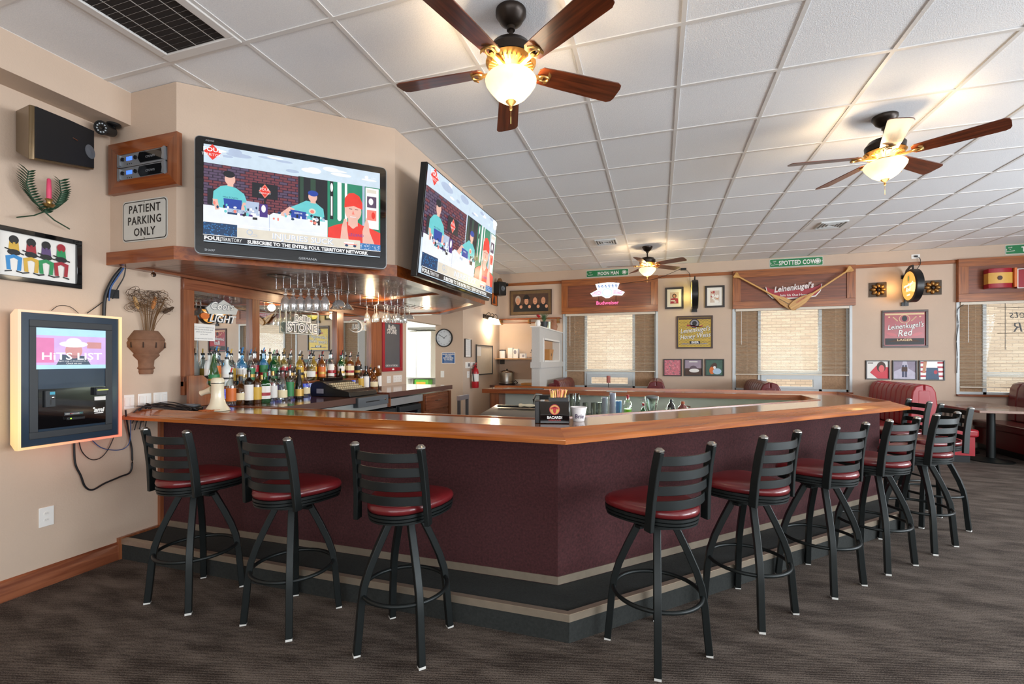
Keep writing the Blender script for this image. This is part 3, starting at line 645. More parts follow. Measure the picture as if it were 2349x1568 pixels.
def screen_mesh(W_, H_):
    """flat picture of a studio sports show; x right, z up from lower left"""
    m = MB(); lay = [0]
    def Y(): lay[0] -= .00006; return lay[0]
    X = lambda a: a*W_; Z = lambda b: (1-b)*H_
    def R(a, b, c_, d, k): m.rect(X(a), X(c_), Z(d), Z(b), Y(), k)
    def E(a, b, rx, ry, k, rot=0, **q): m.ell(X(a), Z(b), rx*W_, ry*H_, Y(), k, rot=rot, **q)
    def P(pts, k): m.flat([(X(a), Z(b)) for a, b in pts][::-1], Y(), k)
    def TX(s, a, b, size, k, sx=1, **q): m.text(s, X(a), Z(b), size*H_, Y()-.0003, k, sx=sx, ext=.00002, **q)
    R(0, 0, 1, 1, LS)
    for i in range(14): E(random.uniform(.02, .98), random.uniform(.02, .15), random.uniform(.02, .07), random.uniform(.01, .04), random.choice((LB, W2)))
    R(0, .19, .5, .67, DK)
    row = 0; b = .195
    while b < .66:
        a = -.02 if row % 2 else .0
        while a < .5:
            a0, a1 = max(0, a+.002), min(.498, a+.043)
            if a1 > a0+.004: R(a0, b, a1, b+.023, BR if (a > .2 or random.random() < .3) and random.random() < .85 else BP)
            a += .046
        b += .029; row += 1
    R(.5, .19, .67, .70, NK); R(.51, .19, .53, .7, DG); R(.57, .2, .6, .66, DG)
    R(.67, .19, 1, .86, GN); R(.685, .19, .705, .62, NK); E(.695, .26, .008, .05, W2); R(.69, .36, .70, .58, W2)
    R(.73, .19, .755, .6, W2); E(.742, .6, .0125, .03, W2); R(.775, .19, .79, .62, W2); E(.782, .62, .008, .03, W2)
    R(.885, .19, .9, .66, LB); R(.905, .2, .99, .68, W2); R(.915, .22, .975, .26, YL if False else IV); R(.915, .30, .975, .43, BP); R(.915, .46, .975, .58, PK); E(.94, .36, .015, .04, W2); E(.955, .52, .012, .04, RD)
    # wall monitor
    R(.247, .33, .385, .49, NK); P([(.315, .335), (.347, .41), (.315, .485), (.283, .41)], PK); P([(.315, .35), (.341, .41), (.315, .47), (.289, .41)], RD); TX('FOUL', .315, .405, .04, W2); TX('TERRITORY', .315, .44, .022, W2)
    R(.31, .49, .32, .6, NK)
    # desk
    P([(0, .63), (.3, .63), (.34, .66), (.34, .86), (0, .86)], WH); P([(.34, .66), (.36, .63), (.67, .64), (.67, .86), (.34, .86)], WH); R(.338, .66, .341, .86, LB)
    # seated host, left
    R(.02, .46, .06, .62, NK); P([(.045, .62), (.05, .48), (.085, .42), (.12, .40), (.165, .42), (.205, .47), (.225, .57), (.205, .6), (.19, .58), (.19, .64), (.07, .64)], TE)
    P([(.045, .56), (.07, .56), (.08, .66), (.06, .67)], SK); P([(.2, .56), (.225, .56), (.22, .66), (.18, .66)], SK)
    E(.133, .335, .027, .062, SK); E(.128, .285, .03, .035, NK); R(.12, .38, .15, .41, SK); TX('MILLTOWN', .135, .535, .026, NB); E(.135, .56, .018, .02, CB)
    # host, right
    P([(.43, .62), (.45, .55), (.50, .50), (.545, .45), (.6, .46), (.645, .52), (.655, .66), (.5, .66), (.5, .57), (.46, .63)], TE); P([(.39, .64), (.45, .54), (.48, .56), (.43, .66)], SK)
    E(.583, .40, .026, .055, SK); E(.585, .36, .03, .032, BU); R(.57, .43, .6, .47, SK); E(.58, .56, .02, .03, IV); E(.58, .565, .012, .018, PK)
    # laptops, boxes, bobbleheads
    P([(.1, .54), (.195, .54), (.19, .64), (.105, .64)], BU); P([(.215, .54), (.285, .54), (.28, .66), (.21, .66)], LB); R(.287, .55, .33, .69, PU); E(.308, .60, .012, .04, W2)
    P([(.455, .57), (.545, .58), (.55, .66), (.46, .66)], BU); TX('BERNIE', .50, .61, .025, W2); R(.585, .61, .625, .71, NK); E(.605, .65, .012, .02, W2)
    R(.12, .64, .24, .68, LB); R(.12, .68, .18, .70, NB); R(.185, .68, .25, .70, PU); TX('CARDINALS', .18, .668, .028, NB)
    for i in range(46):
        a = random.choice((random.uniform(.05, .28), random.uniform(.36, .66))); b = random.uniform(.60, .70); E(a, b, random.uniform(.004, .010), random.uniform(.01, .02), random.choice((NB, W2, NK, LB, PK, TE, W2)))
    R(.25, .705, .275, .73, NK)
    # caller in a red shirt and cap, hands raised
    P([(.67, .87), (.675, .72), (.72, .68), (.775, .65), (.80, .62), (.85, .62), (.88, .65), (.94, .68), (1, .72), (1, .87)], RD)
    R(.795, .57, .855, .67, SK); P([(.795, .66), (.855, .66), (.83, .70), (.82, .70)], SK); E(.826, .50, .052, .115, SK); P([(.772, .47), (.775, .36), (.80, .30), (.83, .29), (.865, .32), (.885, .40), (.885, .47), (.83, .44)], RD)
    R(.80, .475, .82, .482, BR); R(.838, .475, .858, .482, BR); P([(.826, .49), (.835, .54), (.818, .54)], PK); R(.808, .565, .845, .572, WH)
    P([(.745, .87), (.755, .70), (.77, .60), (.785, .60), (.79, .72), (.80, .87)], SK); P([(.885, .87), (.885, .72), (.90, .62), (.91, .55), (.925, .62), (.93, .72), (.96, .85), (.96, .87)], SK)
    TX('LEGEND', .845, .79, .045, BU); E(.835, .87, .04, .04, PK, a0=0, a1=pi, n=14)
    # lower third
    R(0, .80, .17, .94, NB); R(0, .80, .67, .806, W2)
    for i in range(60): E(random.uniform(.005, .165), random.uniform(.815, .93), .003, .006, CB)
    R(.87, .86, 1, .95, CB)
    for i in range(50): E(random.uniform(.875, .995), random.uniform(.87, .94), .003, .005, LB)
    R(.17, .835, .87, .935, IV); TX('INJURIES SUCK', .53, .915, .085, LB, sx=1.1, off=.002*H_); TX('INJURIES SUCK', .528, .912, .085, W2, sx=1.1)
    E(.235, .87, .016, .028, LB); E(.235, .87, .012, .021, IV); E(.255, .90, .02, .012, LB); E(.255, .90, .017, .009, IV); R(.77, .865, .83, .90, W2); R(.77, .885, .85, .895, PK); E(.785, .905, .01, .014, NB); E(.835, .905, .01, .014, NB)
    R(0, .935, 1, .941, W2); R(0, .941, 1, 1, NK); TX('FOUL', .005, .988, .052, W2, sx=1.15, al='LEFT', off=.002*H_); TX('|TERRITORY', .083, .988, .05, W2, sx=.72, al='LEFT')
    TX('SUBSCRIBE TO THE ENTIRE FOUL TERRITORY NETWORK', .57, .99, .05, W2, sx=.95, off=.002*H_)
    # corner logo
    P([(.047, .01), (.09, .09), (.047, .17), (.004, .09)], RD); TX('FOUL', .047, .085, .06, W2, sx=1.1, off=.0015*H_); TX('TERRITORY', .047, .13, .038, W2, sx=.95)
    E(.91, .09, .012, .02, W2); TX('Live', .955, .10, .03, W2)
    return m
YL = IV
def tv(name, label, c, W_, H_, rz, tilt, bez, bot, rounded, silver, brand, arm=.10):
    t = thing(name, label, 'television', c, rz, 'televisions over the bar')
    t.rotation_euler = (tilt, 0, rz)
    w2, h2 = W_/2, H_/2
    def rr(w_, h_, r, n=6):
        pts = []
        for cx_, cz_, a0 in ((w_-r, -h_+r, -pi/2), (w_-r, h_-r, 0), (-w_+r, h_-r, pi/2), (-w_+r, -h_+r, pi)):
            for i in range(n+1): a = a0+pi/2*i/n; pts.append((cx_+r*cos(a), cz_+r*sin(a)))
        return pts
    MB().prism(rr(w2, h2, rounded), -.02, .035, 'y').build('case', silver, t, bevel=.003)
    MB().prism(rr(w2-.006, h2-.006, rounded*.85), -.024, -.019, 'y').build('bezel', BLKG, t)
    MB().box(-w2*.45, w2*.45, .035, .06, -h2*.5, h2*.5).box(-.06, .06, .05, arm, -h2*.3, h2*.3).build('wall_bracket', BLKP, t)
    sw, sh = W_-2*bez, H_-bez-bot
    s_ = screen_mesh(sw, sh).build('screen', SC, t, smooth=0); s_.location = (-w2+bez, -.0245, -h2+bot)
    br = MB()
    for (s, x, z, sz) in brand: br.text(s, x*w2, z*h2, sz, -.0245, 0, ext=.0003)
    if brand: br.build('brand_mark', mat('silver_print', 'aab0b5', .4), t)
    return t
a_, b_ = (-3.076, 2.25), (-2.02, 3.24); nrm = Vector((.684, -.729)) ; off = .13
A2, B2 = (a_[0]+nrm.x*off, a_[1]+nrm.y*off), (b_[0]+nrm.x*off, b_[1]+nrm.y*off)
tl, tr, bl_, br_ = WP(447, 310, A2, B2), WP(886, 388, A2, B2), WP(447, 583, A2, B2), WP(886, 618, A2, B2)
c = (tl+tr+bl_+br_)/4; rzt = atan2(b_[1]-a_[1], b_[0]-a_[0])
tv('television', 'black television with rounded bezel on the angled wall above the canopy', c, (tr-tl).length, (tl.z-bl_.z+tr.z-br_.z)/2, rzt, 0, .052, .085, .035, mat('tv_silver', '9aa0a4', .3, .6), [('SHARP', -.86, -.94, .02), ('AQUOS', -.86, .92, .014), ('GERMANIA', .1, -.95, .024)])
x2 = -2.02+.12
tl, tr, bl_, br_ = WX(975, 373, x2), WX(1134, 503, x2), WX(950, 635, x2), WX(1120, 690, x2)
c = (tl+tr+bl_+br_)/4
tv('television', 'thin-bezel television tilted down on the far side of the hanging wall', (-1.768, 3.99, 2.535), 1.61, .885, pi/2, radians(6), .012, .03, .006, BLKP, [], .235)
# ================================================================ WALL-MOUNTED THINGS, LEFT
def wall_thing(name, label, cat, R, group=None, dy=0):
    c, w_, h_, rz = R; return thing(name, label, cat, c, rz, group), w_/2, h_/2
def frame4(mb, w2, h2, f, y0, y1, m=0):
    mb.box(-w2, w2, y0, y1, h2-f, h2, m).box(-w2, w2, y0, y1, -h2, -h2+f, m).box(-w2, -w2+f, y0, y1, -h2+f, h2-f, m).box(w2-f, w2, y0, y1, -h2+f, h2-f, m); return mb
def picture(label, R, f, fm, draw, mats, group=None, name='framed_picture', cat='picture', mount=None):
    t, a, b = wall_thing(name, label, cat, R, group)
    frame4(MB(), a, b, f, -.025, -.001).build('frame', fm, t, bevel=.002)
    m = MB(); m.rect(-a+f, a-f, -b+f, b-f, -.008, 0); draw(m, a-f, b-f)
    m.build('print', mats, t, smooth=0); return t
DF = mat('dark_frame', '1f1712', .35); BF = mat('brown_frame', '3c2418', .4, var=.2)
t = thing('wall_speaker', 'long black loudspeaker with bronze end hung below the soffit', 'speaker', (0, 0, 0))
def hexa(mb, P, m=0):
    """P: 4 plan corners (x, y, zlow, zhigh), ccw from above"""
    n = len(P); return mb.add([(x, y, a) for x, y, a, b in P]+[(x, y, b) for x, y, a, b in P], [tuple(range(n))[::-1], tuple(range(n, 2*n))]+[(i, (i+1) % n, n+(i+1) % n, n+i) for i in range(n)], m)
FL, FR = Vector((-3.42, 1.67)), Vector((-3.635, 2.10))
hexa(MB(), [(-3.71, 1.74, 2.70, 2.95), (-3.43, 1.665, 2.585, 2.90), (-3.425, 1.69, 2.59, 2.905), (-3.64, 2.105, 2.725, 2.985), (-3.71, 2.13, 2.74, 2.99)]).build('cabinet', mat('bronze_plastic', '6d5a40', .35, .5, var=.15), t, bevel=.006)
d = (FR-FL).normalized(); nn = Vector((-d.y, d.x))*-1
def sp(u, o): p = FL+(FR-FL)*u+nn*o; return (p.x, p.y, 2.598+.135*u, 2.897+.083*u)
hexa(MB(), [sp(.04, .0), sp(.04, .012), sp(.5, .022), sp(.97, .012), sp(.97, .0)]).build('grille', mat('speaker_cloth', '0c0d10', .7, var=.3, vs=200), t)
p = FL+(FR-FL)*.88+nn*.014; MB().at((p.x, p.y, 2.82), atan2(d.y, d.x)).lathe([(.042, 0), (.044, .004), (.025, .002), (.012, .005), (0, .006)], 24, axis='y').build('tweeter', GREY, t)
p = FL+(FR-FL)*.60+nn*.022; MB().at((p.x, p.y, 2.84), atan2(d.y, d.x)).box(-.02, .02, -.002, .0, -.003, .003).build('brand_mark', CHROME, t)
# security camera
c = Vector((-3.60, 2.20, 3.074))
t = thing('security_camera', 'small black bullet security camera under the soffit corner', 'camera', c, 0)
MB().lathe([(.0, 0), (.04, 0), (.04, -.012), (.03, -.02), (0, -.02)][::-1], 24).build('mount_base', BLKP, t)
MB().tube([(0, 0, -.015), (0, -.01, -.04), (-.01, -.03, -.055)], .009, 8).build('arm', BLKP, t)
h = MB(); h.M = Matrix.Translation((-.01, -.04, -.055)) @ Matrix.Rotation(radians(25), 4, 'Z') @ Matrix.Rotation(radians(12), 4, 'X')
h.lathe([(.036, -.05), (.042, .02), (.046, .05), (.038, .05), (.036, .045), (0, .045)], 28, axis='y').build('housing', BLKP, t)
for k in range(10):
    a = 2*pi*k/10; h2 = MB(); h2.M = h.M.copy(); h2.lathe([(0, .045), (.0055, .045), (.004, .0485), (0, .049)], 8, (.028*cos(a), 0, .028*sin(a)), axis='y').build('infrared_lamp', mat('led_pale', 'b9c2c8', .2), t)
h2 = MB(); h2.M = h.M.copy(); h2.lathe([(0, .045), (.014, .046), (.012, .05), (0, .051)], 20, axis='y').build('lens', BLKG, t)
# amplifier opening
R = onS(262, 322, 417, 438); t, a, b = wall_thing('amplifier_niche_frame', 'mitred reddish wood frame around the two wall amplifiers', 'frame', R)
f = .085
for nm, pts in (('frame_rail', [(-a, b), (a, b), (a-f, b-f), (-a+f, b-f)]), ('frame_rail', [(-a, -b), (a, -b), (a-f, -b+f), (-a+f, -b+f)]), ('frame_stile', [(-a, -b), (-a, b), (-a+f, b-f), (-a+f, -b+f)]), ('frame_stile', [(a, -b), (a, b), (a-f, b-f), (a-f, -b+f)])):
    MB().prism(pts if nm == 'frame_rail' else pts, -.035, 0, 'y').build(nm, MAH if nm == 'frame_rail' else MAHV, t)
MB().box(-a+f, a-f, -.006, -.001, -b+f, b-f).build('backing', MAH, t)
ct = R[0]
SILV = mat('amp_silver', '9a9ea3', .35, .5, var=.05)
for k, (zc, l) in enumerate(((.045, 'upper'), (-.05, 'lower'))):
    q = thing('amplifier', 'silver and black rack amplifier, %s of the pair in the wooden frame' % l, 'amplifier', (ct.x, 2.235, ct.z+zc), 0, 'amplifiers in the wall frame')
    q.scale = (1, .5, 1)
    MB().box(-.225, .225, -.035, -.0, -.045, .045).build('chassis', SILV, q, bevel=.006)
    MB().prism([(-.01, -.035), (.20, -.035), (.20, .035), (-.02, .035), (-.035, 0)], -.045, -.034, 'y').build('black_panel', BLKG, q)
    MB().box(-.15, -.095, -.039, -.034, -.004, .022).build('display', emat('amp_blue', '4a7dff', 1.6), q)
    for x in (-.185, -.06): MB().lathe([(.014, .034), (.013, .05), (0, .05)], 16, (x, 0, .008), axis='y').build('knob', BLKP, q)
    MB().text('crown', .085, -.01, .034, -.0455).build('brand_mark', SILV, q)
    for x in (-.14, -.12, -.10): MB().lathe([(.004, .034), (.003, .04), (0, .04)], 8, (x, 0, -.028), axis='y').build('button', BLKP, q)
    MB().prism([(-.225, -.045), (-.225, .045), (-.20, .035), (-.205, 0), (-.20, -.035)], -.06, -.034, 'y').build('handle', SILV, q); MB().prism([(.225, -.045), (.225, .045), (.20, .035), (.205, 0), (.20, -.035)], -.06, -.034, 'y').build('handle', SILV, q)
# parking sign
R = onS(283, 457, 385, 552); t, a, b = wall_thing('parking_sign', 'white metal sign reading patient parking only', 'sign', R)
def rr(w_, h_, r, n=5):
    pts = []
    for cx_, cz_, a0 in ((w_-r, -h_+r, -pi/2), (w_-r, h_-r, 0), (-w_+r, h_-r, pi/2), (-w_+r, -h_+r, pi)):
        for i in range(n+1): q = a0+pi/2*i/n; pts.append((cx_+r*cos(q), cz_+r*sin(q)))
    return pts
def signface(m, a, b, r, bw, y, ib, iw, gap=.008):
    m.prism(rr(a, b, r), y, -.001, 'y', iw); m.prism(rr(a-gap, b-gap, r*.8), y-.0006, y, 'y', ib); m.prism(rr(a-gap-bw, b-gap-bw, r*.7), y-.0012, y-.0004, 'y', iw)
m = MB(); signface(m, a, b, .03, .006, -.004, 1, 0)
for s, z in (('PATIENT', .055), ('PARKING', -.025), ('ONLY', -.105)): m.text(s, 0, z, .078, -.0054, 1, sx=.92, off=.0012, sp=1.12)
m.build('plate', [mat('sign_white', 'c9cac4', .45, .1, var=.08), INK], t, smooth=0)
for z in (b-.02, -b+.02): MB().lathe([(.005, .005), (.004, .008), (0, .008)], 8, (0, 0, z), axis='y').build('bolt', STEEL, t)
# candle sconce with two laurel sprays
c = WX(97, 458, LW+.05); t = thing('candle_sconce', 'green metal palm-spray wall sconce holding a pink candle', 'sconce', c, pi/2)
LEAF = mat('verdigris_leaf', '2f4a35', .45, .4, var=.3)
def spray(sx):
    st_ = [(-sx*.13, -.15), (-sx*.05, -.115), (sx*.02, -.06), (sx*.065, .0), (sx*.085, .07), (sx*.075, .15)]
    m = MB(); pts = [(x, -.02, z) for x, z in st_]; m.tube(pts, .004, 6)
    for i in range(17):
        u = .32+.66*i/16; j = min(int(u*5), 4); fr = u*5-j; x = st_[j][0]*(1-fr)+st_[j+1][0]*fr; z = st_[j][1]*(1-fr)+st_[j+1][1]*fr
        for sd, L in ((1, .066), (-1, .045)):
            L2 = L*(1-.35*abs(u-.6)); dx = sx*sd*L2*.9; dz = L2*.62
            m.add([(x, -.02, z-.004), (x+dx*.5, -.034, z+dz*.42-.005), (x+dx, -.025, z+dz), (x+dx*.45, -.024, z+dz*.55+.004), (x, -.022, z+.004)], [(0, 1, 2, 3, 4)])
    return m
for sx in (-1, 1): spray(sx).build('leaf_spray', LEAF, t, smooth=0)
MB().lathe([(0, -.05), (.02, -.045), (.03, -.03), (.012, -.028), (.014, -.01), (.02, .0), (.016, .004), (0, .004)], 16, (.01, -.045, 0)).build('candle_cup', BRASS, t)
MB().lathe([(.012, .0), (.0125, .06), (.010, .125), (.006, .13), (0, .13)], 14, (.01, -.045, 0)).build('candle', mat('pink_wax', 'd8486a', .5), t)
MB().tube([(.01, .049, -.05), (.01, -.045, -.045)], .005, 6).build('arm', BRASS, t)
# framed drawing of four stylised musicians (plain stand-in)
R = onL(0, 535, 183, 652); R = (Vector((LW+.0, 1.85, R[0].z)), .44, R[2], pi/2)
CM = [PAPER, INK, YEL, RED, emat('x', '101010') if 0 else mat('print_blue', '2f86c4', .5), mat('print_green', '1e8a50', .5), PURP]
def musicians(m, a, b):
    y = [-.0085]
    def nxt(): y[0] -= .0002; return y[0]
    for k, (cx_, top, leg, hd) in enumerate(((-.62, 2, 4, 1), (-.2, 3, 2, 1), (.18, 6, 5, 1), (.58, 5, 3, 3))):
        X = cx_*a; 
        m.flat([(X-.14*a, .05*b), (X+.14*a, .05*b), (X+.11*a, .6*b), (X-.11*a, .6*b)], nxt(), top); m.ell(X, .68*b, .12*a, .2*b, nxt(), hd); m.ell(X, .1*b, .16*a, .14*b, nxt(), 1)
        for s in (-1, 1):
            m.flat([(X, 0), (X+s*.20*a, -.1*b), (X+s*.16*a, -.28*b), (X, -.15*b)][::s], nxt(), leg); m.flat([(X+s*.20*a, -.1*b), (X+s*.17*a, -.72*b), (X+s*.07*a, -.72*b), (X+s*.10*a, -.15*b)][::-s], nxt(), leg)
            m.flat([(X+s*.05*a, -.72*b), (X+s*.22*a, -.78*b), (X+s*.22*a, -.84*b), (X+s*.05*a, -.78*b)][::s], nxt(), 1)
        m.flat([(X-.22*a, .22*b), (X+.24*a, .02*b), (X+.24*a, .08*b), (X-.22*a, .28*b)], nxt(), 1)
        m.rect(X-.03*a, X+.03*a, .42*b, .56*b, nxt(), top)
picture('black-framed drawing of four bright cartoon musicians on white', R, .03, BLKG, musicians, CM)
# jukebox
jz0, jz1 = .915, 1.73; t = thing('jukebox', 'wall jukebox with glowing peach edge, screen and payment panel', 'jukebox', (LW, 1.93, (jz0+jz1)/2), pi/2)
a, b = .27, .41
MB().box(-a+.07, a-.03, -.12, 0, -b+.03, b-.03).build('cabinet', BLKP, t, bevel=.01)
m = bpy.data.materials.new('edge_glow'); m.use_nodes = True; nt = m.node_tree; p = nt.nodes['Principled BSDF']; tc = nt.nodes.new('ShaderNodeTexCoord'); sp = nt.nodes.new('ShaderNodeSeparateXYZ'); mr = nt.nodes.new('ShaderNodeMapRange')
mr.inputs['From Min'].default_value = -.5; mr.inputs['From Max'].default_value = .45; cr = nt.nodes.new('ShaderNodeValToRGB'); e = cr.color_ramp.elements
ad = nt.nodes.new('ShaderNodeMath'); ad.operation = 'SUBTRACT'
nt.links.new(tc.outputs['Object'], sp.inputs[0]); nt.links.new(sp.outputs['Z'], ad.inputs[0]); nt.links.new(sp.outputs['X'], ad.inputs[1]); nt.links.new(ad.outputs[0], mr.inputs[0]); nt.links.new(mr.outputs[0], cr.inputs[0])
e[0].color = (*lin('ff7048'), 1); e[1].color = (*lin('ffc9a0'), 1); q = e.new(.5); q.color = (*lin('fbe08c'), 1)
nt.links.new(cr.outputs[0], p.inputs['Emission Color']); p.inputs['Emission Strength'].default_value = .9; p.inputs['Base Color'].default_value = (.3, .25, .2, 1)
g = MB(); frame4(g, a, b, .014, -.20, -.17)
bk = [(-a+.05, -b+.02), (a-.02, -b+.02), (a-.02, b-.02), (-a+.05, b-.02)]; fr = [(-a, -b), (a, -b), (a, b), (-a, b)]
g.add([(x, -.02, z) for x, z in bk]+[(x, -.17, z) for x, z in fr], [(i, (i+1) % 4, 4+(i+1) % 4, 4+i) for i in range(4)]); g.build('light_edge', m, t, smooth=0)
MB().box(-a+.014, a-.014, -.188, -.13, -b+.014, b-.014).build('glass_front', mat('blue_black_glass', '2b3a49', .18, coat=.4, var=.25, vs=3), t)
frame4(MB(), .215, .355, .04, -.194, -.188).build('inner_frame', DGREY, t, bevel=.002)
s = MB(); s.rect(-.185, .175, .06, .31, -.1945, 0)
JM = [emat('j_lilac', 'dcb8f0', 1.1), emat('j_sky', 'b9e6f2', 1.1), emat('j_pink', 'f08ac0', 1.0), emat('j_white', 'ffffff', 1.1), emat('j_skin', 'e0a0a0', 1.0), emat('j_dark', '5a6a80', .8)]
s.rect(-.185, .175, .265, .31, -.1947, 1).rect(-.185, .175, .06, .085, -.1947, 1).rect(-.185, -.10, .10, .25, -.1948, 2); s.ell(.0, .175, .045, .05, -.1949, 4).ell(0, .215, .075, .02, -.195, 3).ell(0, .23, .04, .025, -.1951, 3); s.flat([(-.09, .085), (.09, .085), (.06, .14), (-.06, .15)], -.1949, 5); s.rect(.07, .15, .19, .23, -.195, 4)
s.text('HiTS LIST', -.005, .118, .062, -.1952, 3, sx=1.25, off=.001, ext=.0002); s.text('The biggest songs on the jukebox this week', -.005, .106, .011, -.1952, 3, ext=.0002); s.text('Check em out', 0, .09, .014, -.1952, 3, ext=.0002)
s.build('screen', JM, t, smooth=0)
MB().rect(-.175, .175, -.30, -.06, -.1945).build('payment_panel', BLKG, t, smooth=0)
f = MB().box(-.15, -.10, -.212, -.194, -.17, -.07).build('coin_slot', DGREY, t, bevel=.003)
MB().box(-.130, -.105, -.2135, -.2115, -.095, -.078).build('logo_tag', CB_M if False else mat('cyan_tag', '3fa0b8', .4), f); MB().lathe([(.009, .212), (.006, .218), (0, .219)], 12, (-.115, 0, -.113), axis='y').build('button', CHROME, f); MB().box(-.128, -.122, -.213, -.211, -.155, -.125).build('slot', INK, f)
f = MB().box(.105, .17, -.225, -.194, -.115, -.065).build('bill_acceptor', DGREY, t, bevel=.003)
MB().box(.11, .172, -.227, -.2245, -.085, -.078).build('slot_light', emat('lime', 'd6e07a', 1), f); MB().box(.11, .172, -.2, -.1945, -.15, -.125).build('bill_label', PAPER, f)
s = MB().box(-.05, .05, -.1955, -.1945, -.232, -.212); s.text('VISA', -.034, -.226, .012, -.1958, 1).text('DISCOVER', .008, -.226, .009, -.1958, 1).text('MC', -.013, -.226, .011, -.1958, 2).text('AX', .038, -.226, .011, -.1958, 3); s.build('card_logos', [DGREY, WHITE, REDP, TEAL], t, smooth=0)
f = MB().box(-.045, .05, -.215, -.194, -.262, -.242).build('card_reader', BLKP, t, bevel=.004); MB().box(-.03, -.024, -.217, -.2145, -.254, -.248).build('indicator', emat('led_green', '9cff3a', 3), f)
s = MB().text('ami', .135, -.225, .04, -.196, 0, shear=.2, off=.0015); s.rect(.11, .16, -.236, -.231, -.196); s.ell(.108, -.20, .006, .006, -.196).build('brand_mark', WHITE, t)
# jukebox cables
CAB = mat('cable_black', '15161a', .45); CABB = mat('cable_blue', '2b4f86', .45)
def cable(label, pts, r, m=CAB, smooth_n=6, grp='cables on the left wall'):
    P = [Vector(p) for p in pts]; out = []
    for i in range(len(P)-1):
        p0, p1, p2, p3 = P[max(i-1, 0)], P[i], P[i+1], P[min(i+2, len(P)-1)]
        for k in range(smooth_n):
            u = k/smooth_n; out.append(.5*((2*p1)+(-p0+p2)*u+(2*p0-5*p1+4*p2-p3)*u*u+(-p0+3*p1-3*p2+p3)*u**3))
    out.append(P[-1]); o = MB().tube([tuple(q) for q in out], r, 6).build('cable', m, smooth=80); tag(o, label, 'cable', grp); return o
L = lambda u, v, o=.02: tuple(WX(u, v, LW+o))
cable('thick black power cable looping low on the wall below the jukebox', [L(170, 1005), L(172, 1060), L(185, 1090), L(195, 1115), L(212, 1123), L(240, 1108), L(275, 1093), L(300, 1080), L(303, 1040), L(298, 1005), L(290, 960, .04), L(288, 940, .05)], .006)
cable('thin black wire drooping in a short loop under the jukebox', [L(180, 1005), L(188, 1035), L(208, 1053), L(230, 1050), L(248, 1030), L(262, 1000)], .003)
cable('blue network cable sagging from jukebox toward the bar end', [L(210, 1008), L(232, 1026), L(262, 1032), L(285, 1028), L(298, 1010, .04), L(300, 960, .05)], .003, CABB)
cable('heavy black conduit climbing from jukebox top to the canopy', [L(238, 725, .03), L(240, 690, .03), L(246, 665, .03), L(262, 635, .04), L(280, 614, .05)], .011)
cable('blue cable running up beside the black conduit to canopy', [L(250, 690, .045), L(254, 660, .045), L(268, 638, .05), L(284, 614, .06)], .005, CABB)
cable('black cable at right of the bundle up to the canopy', [L(258, 685, .03), L(270, 660, .03), L(284, 635, .04), L(288, 614, .05)], .004)
cable('thin wire arching above the top edge of the jukebox', [L(118, 712), L(135, 701), L(160, 703), L(180, 718)], .002)
cable('thin wire curving from the jukebox top up to the bundle', [L(200, 718), L(220, 704), L(236, 692)], .003)
o = MB().box(-.03, .03, -.03, .0, -.03, .03).build('cable_clip', BLKP, loc=L(256, 674, 0), rz=pi/2); tag(o, 'black plastic clip holding the cable bundle on the wall', 'clip')
# dark cable pile on the bar end
pt = Vector((-3.55, 2.47, 1.075))
for k in range(9):
    a0 = random.uniform(-.1, .1)
    cable('black cable strand in the tangle on the left end of the bar', [(-3.70+random.uniform(0, .02), 2.36+k*.012, 1.02-.05*(k % 3)), (-3.68, 2.42+k*.01, 1.078+.004*(k % 4)), (-3.6+a0*.3, 2.46+a0, 1.085+.004*k), (-3.45+a0, 2.50+a0*.6, 1.075+.003*(k % 5)), (-3.35+.5*a0, 2.52+.02*(k % 4), 1.06)], .004, CAB, 5, 'tangle of cables on the bar end')
# wall vase with dried flowers
c = WX(334, 808, LW+.0); TERRA = mat('terracotta', '7d5a45', .85, var=.25, vs=30, bump=.6, bs=70)
t = thing('wall_vase', 'half-round carved brown clay vase hung beside the jukebox', 'vase', c, pi/2)
H = .165; prf = [(.0, -H), (.045, -H), (.052, -H+.02), (.05, -H+.035), (.062, -H+.045), (.052, -H+.06), (.056, -H+.105), (.085, -H+.135), (.092, -H+.145), (.084, -H+.155), (.128, -H+.205), (.132, -H+.235), (.122, -H+.255), (.128, -H+.262), (.120, -H+.275), (.085, -H+.325), (.08, H), (.072, H), (.075, -H+.31), (.0, -H+.30)]
vm = MB(); n = 20; k = len(prf)
vs = [(r*cos(pi+pi*i/n), r*sin(pi+pi*i/n)*.85, z) for i in range(n+1) for r, z in prf]
vm.add(vs, [(i*k+q, i*k+q+1, (i+1)*k+q+1, (i+1)*k+q)[::-1] for i in range(n) for q in range(k-1)]); 
vm.build('vessel', TERRA, t, smooth=50)
for i in range(5):
    a = pi+pi*(i+.5)/5; MB().at((.129*cos(a), .111*sin(a), -H+.22), a+pi/2).box(-.004, .004, -.003, .004, -.02, .02).build('carved_slit', mat('slit_dark', '35251c', .9), t)
f = thing('dried_flowers', 'curly brown dried grasses and pods standing in the clay vase', 'dried flowers', (c.x, c.y, c.z+H-.03), pi/2)
STR = mat('straw_brown', '7a5a3a', .8, var=.3); STD = mat('dry_dark', '4a3524', .85, var=.3)
for i in range(34):
    a = random.uniform(-1, 1); b_ = random.uniform(.2, 1); x1 = a*.12; z1 = random.uniform(.18, .30)
    MB().tube([(a*.03, -.03, 0), (a*.06, -.03-.02*b_, z1*.5), (x1, -.03-.05*b_, z1)], .0016, 4).build('stem', STR, f)
